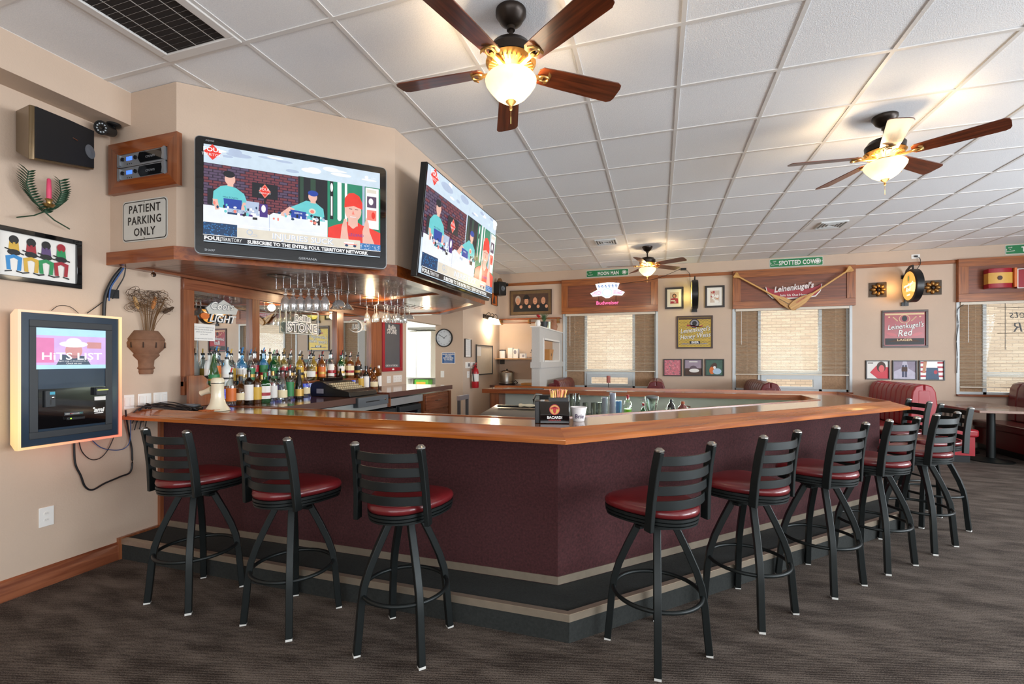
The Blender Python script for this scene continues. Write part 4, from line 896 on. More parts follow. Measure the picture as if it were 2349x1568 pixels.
for i in range(76):
    x0, z0 = random.uniform(-.13, .14), random.uniform(.18, .32); r = random.uniform(.012, .036); n_ = 12; tt = random.uniform(1.2, 2.4)
    MB().tube([(x0+r*cos(q/n_*tt*pi)*(1+.1*q/n_), -.05-.03*sin(q*.6+i), z0+r*sin(q/n_*tt*pi)) for q in range(n_)], .0014, 4).build('curled_tendril', STD if i % 2 else STR, f)
for (x, z, r_, m_) in ((-.105, .23, .3, mat('wheat', 'b08a5a', .8)), (.02, .24, -.25, mat('pod_orange', 'b0703a', .8)), (.13, .20, -1.0, STD)):
    g = MB(); g.M = Matrix.Translation((x, -.06, z)) @ Matrix.Rotation(-r_, 4, 'Y'); g.lathe([(.003, -.05), (.012, -.035), (.015, -.02), (.012, -.016), (.016, -.004), (.012, 0), (.015, .012), (.010, .018), (.012, .03), (.003, .05), (0, .05)], 12).build('seed_head', m_, f)
# switches and outlets
def plate(label, R, gang=1, kind='rocker', grp=None, name='light_switch', cat='switch'):
    t, a, b = wall_thing(name, label, cat, R, grp); MB().box(-a, a, -.006, 0, -b, b).build('cover_plate', WHITE, t, bevel=.002)
    for g in range(gang):
        x = -a+(g+.5)*2*a/gang
        if kind == 'rocker': MB().box(x-.014, x+.014, -.011, -.005, -.032, .032).build('rocker', PAPER, t, bevel=.002)
        elif kind == 'toggle': MB().box(x-.004, x+.004, -.018, -.005, -.004, .012).build('toggle', PAPER, t)
        else:
            for z in (-.02, .02):
                q = MB().prism([(x+.016*cos(i*pi/8), z+.0135*sin(i*pi/8)) for i in range(16)], -.008, -.005, 'y').build('receptacle', PAPER, t)
                MB().box(x-.006, x-.0045, -.0085, -.0075, z-.004, z+.006).build('slot', INK, q); MB().box(x+.0045, x+.006, -.0085, -.0075, z-.004, z+.006).build('slot', INK, q)
    return t
SG = 'double switch plates above the left end of the bar'
for (u0, v0, u1, v1, l) in ((283, 905, 307, 937, 'double white rocker plate, nearest the jukebox'), (315, 902, 346, 932, 'double white rocker plate, middle of three over the bar'), (351, 899, 383, 928, 'double white rocker plate, nearest the mirror frame')):
    plate(l, onL(u0, v0, u1, v1), 2, grp=SG)
plate('white wall outlet low on the wall below the jukebox', onL(89, 1162, 122, 1206), 1, 'outlet', name='wall_outlet', cat='outlet')
plate('single white outlet on the wall left of the pair under the chalkboard', onL(887, 862, 896, 878), 1, 'outlet', name='wall_outlet', cat='outlet')
plate('triple white outlet plate on the wall under the chalkboard', onL(902, 860, 921, 876), 3, 'outlet', name='wall_outlet', cat='outlet')
# chalkboard
R = onL(874, 733, 920, 851); t, a, b = wall_thing('chalkboard', 'tall maroon-framed chalkboard lettered with the brewer name', 'chalkboard', R)
frame4(MB(), a, b, .055, -.03, 0).build('frame', RED, t, bevel=.003)
m = MB().rect(-a+.055, a-.055, -b+.055, b-.055, -.01); m.text('Rollin', 0, b-.135, .085, -.0105, 1, off=.001).text('STONE', 0, b-.205, .095, -.0105, 1, sx=.85, off=.001); m.text('CHECK OUT SPECIALS', 0, -b+.07, .038, -.0105, 1, sx=.85)
m.build('slate', [mat('slate', '565659', .7, var=.12, vs=8), WHITE], t, smooth=0); MB().ell(0, 0, .03, .012, -.0305).build('emblem', WHITE, t, loc=(0, 0, -b+.028))
# clock, notices on the end return wall
t = thing('wall_clock', 'round wall clock with black rim beside the kitchen opening', 'clock', (-3.66, 7.5, 1.83))
MB().lathe([(.0, 0), (.165, 0), (.165, .03), (.158, .04), (.148, .03), (.148, .012), (0, .012)], 40, axis='y').build('rim', BLKP, t)
m = MB().ell(0, 0, .148, .148, -.013, 0, 40)
for k in range(12):
    q = pi/2-2*pi*k/12; m.text(str(k or 12), .118*cos(q), .118*sin(q)-.012, .032, -.0135, 1, ext=.0003)
m.build('dial', [mat('dial', 'cdd3da', .4), INK], t, smooth=0)
for ang, l in ((radians(150), .11), (radians(38), .07)): MB().bar([(-.02*cos(ang), -.016, -.02*sin(ang)), (l*cos(ang), -.016, l*sin(ang))], .007, .001, up=(0, 1, 0)).build('hand', INK, t)
t = thing('hand_washing_sign', 'blue sign about washing hands under the round clock', 'sign', (-3.58, 7.5, 1.47))
m = MB().box(-.13, .13, -.006, 0, -.10, .10).box(-.122, .122, -.0065, -.0055, -.092, .092, 1)
for s, z in (('WASH HANDS', .055), ('BEFORE', .022), ('RETURNING', -.011), ('TO WORK', -.044)): m.text(s, 0, z, .034, -.0072, 0, sx=1.05, off=.0008)
m.text('all employees must wash hands', 0, -.075, .013, -.0072, 0); m.build('panel', [WHITE, BLUE], t, smooth=0)
t = plate('single white switch on the wall below the blue sign', (Vector((-3.70, 7.5, 1.18)), .07, .115, 0), 1, 'toggle')
# ================================================================ END WALL (x = EW)
R = onE(1065, 777, 1079, 819); picture('narrow dark-framed notice on the end wall', R, .008, DF, lambda m, a, b: [m.rect(-a*.8, a*.8, z, z+.003, -.0085, 1) for z in [b*(.8-.11*i) for i in range(15)]], [PAPER, GREYP])
for (u0, u1, l) in ((1067, 1076, 'small white thermostat left of its twin on the end wall'), (1079, 1087, 'small white thermostat beside the whiteboard')):
    t, a, b = wall_thing('thermostat', l, 'thermostat', onE(u0, 830, u1, 844), 'thermostats'); MB().box(-a, a, -.025, 0, -b, b).build('case', WHITE, t, bevel=.003); MB().box(-a*.1, a*.8, -.026, -.024, -b*.5, b*.6).build('display', GREY, t)
R = onE(1091, 791, 1129, 859); t, a, b = wall_thing('whiteboard', 'dark-framed memo whiteboard above the fire extinguisher', 'whiteboard', R)
frame4(MB(), a, b, .022, -.02, 0).build('frame', DGREY, t, bevel=.004); MB().box(-a+.02, a-.02, -.008, -.001, -b+.02, b-.02).build('board', mat('board', 'c9bba8', .35), t)
q = MB().box(-a+.06, -a+.26, -.010, -.0085, b-.22, b-.04).build('note', PAPER, t)
c = WX(1090, 882, EW+.09); t = thing('fire_extinguisher', 'red fire extinguisher hanging on the end wall', 'extinguisher', (c.x, c.y, 1.17-.25), pi/2)
MB().lathe([(0, 0), (.06, 0), (.066, .02), (.066, .29), (.055, .34), (.025, .37), (.02, .38), (0, .38)], 24).build('cylinder', REDP, t)
MB().lathe([(.0668, .12), (.0668, .26)], 24, caps=False).build('label', PAPER, t); MB().box(-.03, .03, -.02, .02, .38, .42).bar([(-.02, 0, .43), (.09, 0, .465)], .02, .008).bar([(-.02, 0, .41), (.08, 0, .425)], .02, .008).build('valve_handle', REDP, t)
MB().tube([(-.03, 0, .40), (-.09, 0, .38), (-.11, 0, .28), (-.085, -.01, .12)], .011, 8).build('hose', BLKP, t); MB().lathe([(0, .013), (.018, .013), (.018, .02), (0, .02)], 14, (0, -.0, .395), axis='y').build('gauge', CHROME, t); MB().box(-.02, .02, .06, .09, .25, .36).build('wall_bracket', STEEL, t)
plate('white outlet on the end wall beside the extinguisher', onE(1071, 851, 1077, 866), 1, 'outlet', name='wall_outlet', cat='outlet')
# vanity light
c = WX(1120, 733, EW+.1); t = thing('vanity_light', 'three-arm brass vanity light glowing on the end wall', 'light', (EW, 8.78, 2.24), pi/2)
MB().box(-.30, .30, -.02, 0, .02, .10).build('backplate', BRONZE, t, bevel=.003)
for x in (-.2, 0, .2):
    q = MB().tube([(x, -.02, .06), (x, -.05, .12), (x, -.09, .14), (x, -.12, .11), (x, -.12, .05)], .007, 8).build('arm', BRONZE, t)
    MB().lathe([(.03, .04), (.045, .0), (.065, -.05), (.075, -.07), (.07, -.07), (.04, .0), (.02, .035)], 20, (x, -.12, 0), caps=False).build('glass_shade', mat('shade_glow', 'fff0d4', .4, emis=3.0), q)
point('vanity_bulb', (EW+.14, 8.78, 2.10), 22, (1, .82, .6), .06)
# rail ledge along the window wall and end wall speaker, posters
t = thing('picture_ledge', 'long dark wooden ledge on the window wall under the group portrait', 'ledge', (-3.28, BW, 2.27)); MB().box(0, 1.36, -.16, 0, .02, .045).build('shelf_board', MAH, t); MB().box(0, 1.36, -.16, -.14, -.06, -.045).build('lower_rail', MAH, t)
for x in (.05, .68, 1.31): MB().box(x-.015, x+.015, -.15, 0, -.07, .02).build('bracket', BRASS, t)
t = thing('corner_speaker', 'small black box speaker high in the far left corner', 'speaker', (-3.18, 9.15, 2.93), radians(60)); MB().box(-.10, .10, -.1, .1, -.14, .14).build('cabinet', BLKP, t, bevel=.015); MB().lathe([(.055, .10), (.05, .108), (.02, .10), (.015, .108), (0, .108)], 20, (0, 0, 0), axis='y').build('woofer', GREY, t); MB().bar([(0, .1, 0), (.0, .17, .0)], .03, .03).build('bracket', BLKP, t)
MB().lathe([(0, .14), (.05, .14), (.06, .16), (.045, .20), (.03, .22), (0, .22)], 16).build('base', STR, thing('wicker_pot', 'tiny tan pot sitting on top of the corner speaker', 'pot', (-3.18, 9.15, 2.93)))
R = onE(1126, 673, 1139, 700); picture('small orange poster on the end wall below the corner speaker', R, .004, BF, lambda m, a, b: m.flat([(-a*.6, -b*.8), (a*.5, -b*.7), (a*.3, b*.7), (-a*.1, b*.5)], -.0085, 1), [ORANGE, BROWN], name='poster')
# kitchen seen through the opening
K = mat('cabinet_white', 'eff0ea', .35, var=.02)
t = thing('kitchen_cabinet', 'white two-door wall cabinet in the kitchen beyond the opening', 'cabinet', (-4.88, 8.99, 1.05)); 
MB().box(-.35, .35, -.32, 0, 0, 1.0).build('body', K, t); [MB().box(x0, x1, -.34, -.322, .01, .99).build('door', K, t, bevel=.003) for x0, x1 in ((-.345, -.004), (.004, .345))]
t2 = thing('range_hood', 'white boxy upper unit above the kitchen cabinet', 'cabinet', (-4.80, 8.99, 2.07)); MB().box(-.25, .45, -.40, 0, .0, .55).build('body', K, t2, bevel=.005); MB().box(-.22, .42, -.405, -.4, .08, .5).build('front_panel', PAPER, t2); MB().box(-.25, .45, -.405, -.38, 0, .05).build('lower_trim', STEEL, t2)
t3 = thing('kitchen_counter', 'white kitchen counter seen through the opening', 'counter', (-4.9, 8.99, 0)); MB().box(-.9, 1.0, -.62, 0, .82, .87).build('worktop', WHITE, t3); MB().box(-.88, .98, -.58, 0, .0, .82).build('body', K, t3)
t4 = thing('green_carton', 'green printed carton on the kitchen counter', 'box', (-4.76, 8.75, .87)); m = MB().box(-.16, .16, -.1, .1, 0, .15); m.build('box', mat('carton_green', '5aa83a', .5, var=.3, vs=10), t4); MB().rect(-.12, .1, .04, .1, -.1005).build('print', YEL, t4)
t5 = thing('steel_bin', 'grey steel bin left of the green carton in the kitchen', 'bin', (-5.02, 8.72, .87)); MB().lathe([(0, 0), (.07, 0), (.09, .16), (.085, .16), (.066, .01), (0, .01)], 20).build('bowl', STEEL, t5)
area('kitchen_ceiling_light', (-5.0, 7.6, 2.68), (0, 0, 0), 1.2, .5, 65, (1, 1, .96))
t = thing('yellow_note', 'small yellow note stuck on the kitchen upper unit', 'note', (-4.55, 8.58, 2.40)); MB().box(-.03, .05, -.001, .0, -.03, .02).build('paper', YEL, t)
# ================================================================ WINDOW WALL THINGS
def streetsign(label, R, txt, tx, logo, left='Only\nin\nWisconsin'):
    t, a, b = wall_thing('street_sign', label, 'sign', R, 'green street signs on the window wall')
    m = MB(); signface(m, a, b, .02, .003, -.004, 0, 1, .004); m.prism(rr(a-.010, b-.010, .015), -.0058, -.005, 'y', 0)
    m.text(txt, tx, -b*.52, b*1.42, -.0068, 1, sx=.70, off=.0035, sp=1.08)
    for i, q in enumerate(('Only', 'in', 'Wisconsin')): m.text(q, -a*.80, b*.30-i*b*.38, b*.40, -.0068, 1, sx=.9, rot=.15)
    if logo:
        m.ell(a*.80, 0, b*.62, b*.62, -.0064, 1, 22); m.ell(a*.80, 0, b*.50, b*.50, -.0067, 0, 22); m.ell(a*.80, 0, b*.38, b*.38, -.007, 1, 16)
        m.flat([(a*.94, -b*.25), (a*.98, 0), (a*.94, b*.25), (a*.955, 0)], -.0066, 1)
    m.flat([(-a*.97, -b*.3), (-a*.92, 0), (-a*.97, b*.3), (-a*.95, 0)], -.0066, 1)
    m.build('plate', [GREEN, WHITE], t, smooth=0)
streetsign('green street sign lettered moon man above the neon beer sign', onB(1345, 618, 1442, 634), 'MOON MAN', .02, True)
streetsign('green street sign lettered spotted cow above the paddles', onB(1765, 591, 1888, 611), 'SPOTTED COW', .02, True)
c = WY(2305, 573, BW); streetsign('green street sign cut off by the right edge of the photo', (Vector((c.x+.33, BW, c.z)), .66, .155, 0), 'TOTALLY', .05, False)
# group portrait (four faces), plain likeness-free figures
def group4(m, a, b):
    m.rect(-a*.86, a*.86, -b*.76, b*.74, -.0085, 1)
    for i, (x, hc, hat) in enumerate(((-.62, 4, 0), (-.2, 2, 1), (.22, 2, 0), (.62, 2, 0))):
        X = x*a; m.flat([(X-.24*a, -.76*b), (X+.24*a, -.76*b), (X+.16*a, -.1*b), (X-.16*a, -.1*b)], -.0088-.0002*i, 5)
        m.ell(X, .25*b, .135*a, .36*b, -.0098, hc if not hat else 5); m.ell(X, .12*b, .10*a, .30*b, -.0101, 3)
        if hat: m.ell(X, .38*b, .19*a, .09*b, -.0103, 5); m.ell(X, .48*b, .12*a, .18*b, -.0102, 5)
        m.rect(X-.05*a, X-.02*a, .14*b, .17*b, -.0104, 5).rect(X+.02*a, X+.05*a, .14*b, .17*b, -.0104, 5).rect(X-.03*a, X+.03*a, -.03*b, 0, -.0104, 2)
        m.ell(X+.15*a, -.35*b, .07*a, .14*b, -.0106, 3)
picture('brown wrapped portrait of four smiling people above the ledge', onB(1170, 665, 1266, 722), .012, BROWN, group4, [mat('antique_ground', '6a5334', .7, var=.3, vs=14), mat('umber', '4a3426', .6, var=.3), BROWN, SKIN, mat('grey_hair', 'a99f94', .7), INK])
# neon beer sign
R = onB(1356, 651, 1434, 700); t, a, b = wall_thing('neon_sign', 'lit red white and blue patriotic neon beer sign', 'neon sign', (R[0]-Vector((0, .11, 0)), R[1], R[2], 0))
NB_, NP, NW = emat('neon_blue', '9fd8ff', 1.6), emat('neon_pink', 'ff6aa0', 1.6), emat('neon_white', 'f2fbff', 1.7)
MB().prism([(-a*.70, b*.95), (-a*.35, b*1.02), (0, b*1.05), (a*.35, b*1.02), (a*.70, b*.95), (a*.58, b*.42), (a*1.0, b*.10), (a*.85, -b*.20), (a*.35, -b*.15), (a*.1, -b*.38), (-a*.1, -b*.38), (-a*.35, -b*.15), (-a*.85, -b*.20), (-a*1.0, b*.10), (-a*.58, b*.42)][::-1], -.01, 0, 'y').build('panel', NW, t, smooth=0)
m = MB()
for i in range(6):
    x = (-.5+.2*i)*a; m.tube([(x, -.02, b*.85), (x+.06*a, -.02, b*.55), (x-.05*a, -.02, b*.72), (x+.09*a, -.02, b*.74), (x-.03*a, -.02, b*.53), (x, -.02, b*.85)], .008, 6)
m.build('blue_stars', emat('neon_navy', '1c5fae', 1.0), t)
m = MB(); m.tube([(.27*a*cos(i*pi/12), -.02, b*.12+.36*b*sin(i*pi/12)) for i in range(24)], .007, 6, closed=True); m.build('round_badge', NB_, t)
for s in (-1, 1):
    m = MB()
    for k in range(3): m.tube([(s*a*.35, -.018, b*(.28-.13*k)), (s*a*.88, -.018, b*(.12-.1*k))], .006, 6)
    m.build('pink_wings', NP, t)
MB().text('Budweiser', 0, -b*.98, b*.46, -.02, off=.0015, ext=.004, sx=1.05).build('neon_lettering', NP, t)
for x in (-a*.5, a*.5): MB().tube([(x, .0, -b*1.05), (x, 0, b*1.15)], .005, 6).build('support_rod', BLKP, t); MB().tube([(x, 0, b*.9), (x, .04, b*1.1)], .006, 6).build('standoff', BLKP, t)
cable('thin cord running from the neon sign to the wall plug', [tuple(WY(u, v, BW-.09)) for u, v in ((1425, 650), (1470, 645), (1500, 640), (1530, 630), (1560, 617))], .004, grp='cords on the window wall')
t = thing('power_adapter', 'black power brick on the wall above the yellow-lit sign', 'adapter', WY(1568, 617, BW-.03), 0); MB().box(-.05, .05, -.03, .03, -.02, .02).build('case', BLKP, t, bevel=.004)
cable('thin black cord hanging to the edge-on illuminated sign', [tuple(WY(u, v, BW-.03)) for u, v in ((1572, 617), (1582, 628), (1583, 650), (1590, 675))], .004, grp='cords on the window wall')
# two round double-sided lit signs on brackets, seen edge-on / turned
def oval_sign(label, c, rz, face, glow, ptxt):
    t = thing('bracket_sign', label, 'sign', c, rz)
    MB().lathe([(0, -.055), (.255, -.055), (.27, -.045), (.27, .045), (.255, .055), (0, .055)], 40, axis='y').build('rim', BLKP, t)
    for s in (1, -1):
        m = MB(); m.M = Matrix.Rotation(0 if s == 1 else pi, 4, 'Z'); m.ell(0, 0, .235, .235, -.057, 0, 36)
        if 1:
            m.ell(0, .12, .05, .07, -.058, 2, 20).ell(0, .12, .03, .05, -.0585, 3, 16).flat([(-.15, -.07), (.16, .0), (.15, .04), (-.15, -.02)], -.058, 2)
            m.text('Leinenkugel\'s', 0, .0, .062, -.059, 1, shear=.2, rot=.12, off=.0008).text('Red', -.01, -.09, .10, -.059, 1, shear=.2, off=.001).text('LAGER', 0, -.16, .036, -.059, 1, off=.001)
        m.build('lit_face', [face, emat('sign_white_lit', 'fff6dc', 1.5), emat('sign_amber_lit', 'f08a3a', 1.2), emat('sign_green_lit', '7c9a4a', .8)], t, smooth=0)
    MB().bar([(0, 0, .27), (0, 0, .33), (.09, 0, .33)], .03, .02, up=(0, 1, 0)).bar([(.10, 0, .33), (.22, 0, .28), (.28, 0, .2)], .03, .02, up=(0, 1, 0)).bar([(.28, 0, .22), (.28, 0, -.30)], .03, .02, up=(0, 1, 0)).build('bracket', BLKP, t)
    MB().box(.27, .298, -.05, .05, -.30, -.24).box(.27, .298, -.05, .05, .16, .22).build('wall_plate', BLKP, t)
    return t
c = WY(1594, 675, BW-.30); oval_sign('round bracket sign seen edge-on between two framed photos', c, radians(88), emat('sign_yellow', 'ffe46a', 1.3), None, '')
point('sign_spill', (c.x-.12, BW-.16, c.z), 2.4, (1, .9, .35), .08)
c = WY(2094, 655, BW-.30); oval_sign('round orange-lit lager sign on a black wall bracket', c, radians(88), emat('sign_orange', 'f6a84c', 1.3), None, '')
point('sign_spill', (c.x-.2, BW-.14, c.z), 2.6, (1, .6, .25), .08)
t = thing('wall_outlet', 'white outlet with plug high above the round lager sign', 'outlet', WY(2100, 588, BW), 0); MB().box(-.06, .06, -.006, 0, -.035, .035).build('cover_plate', WHITE, t); MB().box(-.02, .02, -.03, -.006, -.012, .012).build('plug', BLKP, t)
cable('black cord curling from the high outlet to the lager sign', [tuple(WY(u, v, BW-.04)) for u, v in ((2100, 588), (2110, 592), (2111, 605), (2103, 618), (2098, 630))], .005, grp='cords on the window wall')
# framed photos between windows
def photo(kind):
    def d(m, a, b):
        m.rect(-a*.6, a*.6, -b*.66, b*.66, -.009, 1)
        if kind == 0: m.ell(0, b*.25, a*.3, b*.25, -.0093, 2).ell(0, b*.22, a*.16, b*.17, -.0096, 3); m.flat([(-a*.55, -b*.6), (a*.55, -b*.6), (a*.5, -b*.05), (0, b*.02), (-a*.5, -b*.05)], -.0094, 4); m.rect(-a*.5, a*.1, -b*.35, -b*.22, -.0097, 5); m.text('22', .01, -b*.56, b*.3, -.0098, 5)
        else:
            for i in range(14): m.ell(random.uniform(-.5, .5)*a, random.uniform(-.55, .5)*b, a*random.uniform(.08, .2), b*random.uniform(.06, .18), -.0092-.00005*i, random.choice((2, 3, 4, 5)))
    return d
PM = [PAPER, mat('photo_ground', 'cbb8aa', .5, var=.2, vs=20), BROWN, SKIN, RED, WHITE]
picture('black-framed matted photo left of the edge-on lit sign', onB(1526, 659, 1568, 708), .035, DF, photo(0), PM)
picture('black-framed matted photo right of the edge-on lit sign', onB(1617, 655, 1662, 705), .035, DF, photo(1), PM)
# beer mirrors
def honey(m, a, b):
    for i in range(22):
        for j in range(20):
            x, z = (-1+(i+.5*(j % 2))/11)*a*.96, (-.96+j/10.2)*b*.95
            if abs(x) < a*.95: m.ell(x, z, .007, .007, -.0085, 1, 6)
    m.rect(-a*.98, a*.98, b*.86, b*.98, -.0088, 5)
    m.ell(0, b*.58, a*.30, b*.30, -.009, 1).ell(0, b*.58, a*.25, b*.25, -.0092, 2).ell(0, b*.60, a*.14, b*.16, -.0094, 1).flat([(-a*.48, b*.42), (a*.48, b*.36), (a*.5, b*.46), (0, b*.34), (-a*.46, b*.54)], -.0096, 3)
    for s_, z, k in (("Leinenkugel's", b*.02, .44), ('Honey Weiss', -b*.40, .44)):
        for off, mm, yy in ((.0035, 1, -.0100), (.0004, 4, -.0112)): m.text(s_, .01, z, b*k, yy, mm, sx=.80, shear=.25, off=off, rot=.10)
    m.rect(-a*.30, a*.34, -b*.78, -b*.60, -.0115, 1).text('BIER', .01, -b*.75, b*.19, -.012, 4, sx=1.3, off=.0015); m.flat([(-a*.85, -b*.82), (a*.85, -b*.82), (a*.7, -b*.74), (0, -b*.80), (-a*.7, -b*.74)], -.0114, 2)
picture('yellow honeycomb beer mirror in a brown frame between two windows', onB(1552, 724, 1635, 799), .03, BF, honey, [mat('honey', 'b89a3e', .4, .3, var=.15), INK, GREYP, RED, WHITE, BROWN])
def redl(m, a, b):
    m.rect(-a*.95, a*.95, b*.84, b*.94, -.0088, 3)
    m.ell(0, b*.6, a*.27, b*.26, -.009, 3).ell(0, b*.6, a*.24, b*.23, -.0092, 0).ell(0, b*.62, a*.13, b*.17, -.0094, 1)
    for s in (-1, 1):
        for k in range(5): m.ell(s*(.36+.045*k)*a, b*(.5+.05*k), a*.045, b*.03, -.009, 3, rot=s*.7)
        m.ell(s*.75*a, b*.80*.9, a*.05, b*.04, -.009, 3); m.ell(s*.62*a, -b*.32, a*.26, b*.09, -.0091, 5, rot=s*.3)
    for s_, z, k, x in (("Leinenkugel's", b*.04, .42, .01), ('Red', -b*.42, .56, 0)):
        for off, mm, yy in ((.0035, 1, -.0100), (.0006, 4, -.0112)): m.text(s_, x, z, b*k, yy, mm, sx=.80, shear=.25, off=off, rot=.10)
    m.rect(-a*.95, a*.95, -b*.95, -b*.56, -.0093, 1); m.flat([(-a*.85, -b*.78), (-a*.3, -b*.58), (a*.3, -b*.58), (a*.85, -b*.78), (a*.3, -b*.76), (-a*.3, -b*.76)], -.0095, 2); m.text('LAGER', 0, -b*.72, b*.18, -.010, 3, sx=1.4, off=.001)
picture('red lager beer mirror in a dark wood frame under the round sign', onB(2022, 711, 2128, 797), .035, BF, redl, [mat('lager_red', '9a1520', .3, var=.15), INK, BROWN, mat('cream_gold', 'd8b884', .4), WHITE, REDP])
# album covers: generic colour studies
def cover(k):
    def d(m, a, b):
        if k == 0:
            for i in range(60): m.ell(random.uniform(-.9, .9)*a, random.uniform(-.9, .9)*b, a*.09, b*.07, -.0085-.00003*i, random.choice((1, 2)))
        elif k == 1: m.rect(-a, a, -b, -b*.1, -.0086, 1).ell(0, -b*.15, a*.45, b*.4, -.0088, 2).ell(a*.1, -b*.4, a*.6, b*.25, -.009, 3); m.rect(-a*.5, a*.5, b*.7, b*.82, -.009, 3)
        elif k == 2: m.ell(-a*.1, b*.1, a*.35, b*.55, -.0086, 2, rot=-.5).ell(-a*.3, -b*.4, a*.3, b*.5, -.0088, 1).ell(a*.3, -b*.5, a*.5, b*.4, -.009, 3).ell(a*.0, b*.0, a*.15, b*.2, -.0092, 4)
        elif k == 3: m.flat([(-a*.7, -b*.3), (0, -b), (a, -b), (a, b*.3), (-a*.1, b*.5)], -.0086, 1); m.ell(a*.35, b*.35, a*.42, b*.62, -.0088, 2).ell(a*.38, b*.15, a*.26, b*.42, -.009, 3); m.rect(-a*.9, -a*.4, b*.75, b*.85, -.009, 2)
        elif k == 4:
            m.flat([(-a, b), (-a, -b*.2), (-a*.3, b*.2), (-a*.15, b)], -.0086, 1); m.flat([(a, b), (a*.2, b), (a*.35, b*.2), (a, -b*.3)], -.0086, 1)
            for s in (-1, 1): m.ell(s*.13*a, b*.45, a*.1, b*.14, -.009, 3); m.rect(s*.13*a-.13*a, s*.13*a+.13*a, -b*.15, b*.35, -.0091, 2); m.rect(s*.13*a-.1*a, s*.13*a+.1*a, -b*.8, -b*.15, -.0092, 3)
        else:
            for i in range(4): m.rect(-a, a, -b+.5*i*b+.25*b, -b+.5*i*b+.45*b, -.0086, 1)
            m.rect(-a*.5, a*.5, b*.3, b, -.009, 0).flat([(-a*.5, -b), (a*.65, -b), (a*.55, b*.3), (-a*.45, b*.3)], -.0092, 2).ell(a*.35, -b*.2, a*.16, b*.22, -.0095, 1).flat([(-a*.8, -b*.3), (-a*.55, -b*.3), (-a*.4, b), (-a*.7, b)], -.0094, 3)
    return d
AG = 'square framed record covers on the window wall'
MSQ = [([mat('cov_pink', 'c9707c', .5, var=.3, vs=30), mat('cov_rose', 'd98a90', .5), mat('cov_grey', '8f6f74', .5)], 'pink speckled record cover, left of the trio by the first window'),
       ([mat('cov_mauve', '9a8a98', .5, var=.2), BROWN, mat('cov_plum', '5d4a55', .5), PAPER], 'mauve photo record cover, middle of the trio by the first window'),
       ([mat('cov_green', '3f5f50', .5, var=.3), ORANGE, BROWN, mat('cov_sky', 'a9c4d8', .5), WHITE], 'green record cover, right of the trio by the first window'),
       ([PAPER, mat('cov_red', 'c9283a', .5), BROWN, mat('cov_face', 'd85a5a', .5)], 'white and red portrait record cover, left of the right-hand trio'),
       ([mat('cov_street', 'b8b4c4', .5, var=.2), mat('cov_build', '8a7f90', .5, var=.3), BROWN, mat('cov_navy', '3a3f5c', .5)], 'street scene record cover with two walkers, middle of the right-hand trio'),
       ([WHITE, mat('cov_flag', 'b8303f', .5), mat('cov_denim', '35516e', .5, var=.2), SKIN], 'striped record cover with blue jeans, right of the right-hand trio')]
for k, (u0, v0, u1, v1) in enumerate(((1522, 823, 1564, 862), (1569, 823, 1612, 862), (1617, 823, 1661, 862), (1985, 826, 2040, 870), (2046, 826, 2103, 871), (2107, 826, 2166, 872))):
    picture(MSQ[k][1], onB(u0, v0, u1, v1), .018, DF, cover(k), MSQ[k][0], AG)
# flower plaques
for k, (u0, v0, u1, v1, l) in enumerate(((1993, 648, 2033, 681, 'bronze flower relief plaque left of the round lager sign'), (2117, 643, 2159, 676, 'bronze flower relief plaque right of the round lager sign'))):
    t, a, b = wall_thing('flower_plaque', l, 'plaque', onB(u0, v0, u1, v1), 'bronze flower plaques'); MB().box(-a, a, -.015, 0, -b, b).build('backing', mat('plaque_dark', '4a3d30', .6, .3, var=.3), t)
    m = MB()
    for i in range(8):
        q = 2*pi*i/8; m.M = Matrix.Translation((a*.58*cos(q), -.03, b*.58*sin(q))) @ Matrix.Rotation(-q, 4, 'Y') @ Matrix.Diagonal((1, .5, .7, 1)); m.lathe([(0, -.045), (.03, -.03), (.045, 0), (.03, .03), (0, .045)], 12)
    m.at(); m.build('petals', mat('plaque_bronze', '8f6a3a', .35, .8, var=.3), t); MB().lathe([(0, .02), (.03, .03), (.02, .05), (0, .055)], 12, axis='y').build('flower_centre', BRONZE, t)
# canoe sign with lettering
R = onB(1755, 640, 1880, 684); t, a, b = wall_thing('canoe_sign', 'red canoe-shaped beer sign behind the crossed paddles', 'sign', (R[0]-Vector((0, .085, 0)), R[1], R[2], 0))
hull = [(-a, b*.25), (-a*.93, -b*.45), (-a*.75, -b*.9), (-a*.4, -b*.98), (a*.45, -b*.98), (a*.78, -b*.85), (a*.95, -b*.35), (a, b*.35), (a*.86, b*.1), (a*.5, -b*.15), (-a*.5, -b*.2), (-a*.85, -.0)]
m = MB(); big = [(x*1.03, z*1.08-.005) for x, z in hull]; m.prism(big, -.012, 0, 'y', 1); m.prism(hull, -.016, -.011, 'y', 0)
for off, mm, yy in ((.006, 1, -.019), (.003, 2, -.022), (.0005, 1, -.025)): m.text("Leinenkugel's", .0, -b*.2, b*.80, yy, mm, sx=.84, shear=.25, off=off, rot=.10)
m.text('Join Us Out Here', 0, -b*.82, b*.32, -.018, 1, sx=1.05, off=.0006); m.build('board', [RED, WHITE, REDP], t, smooth=0)
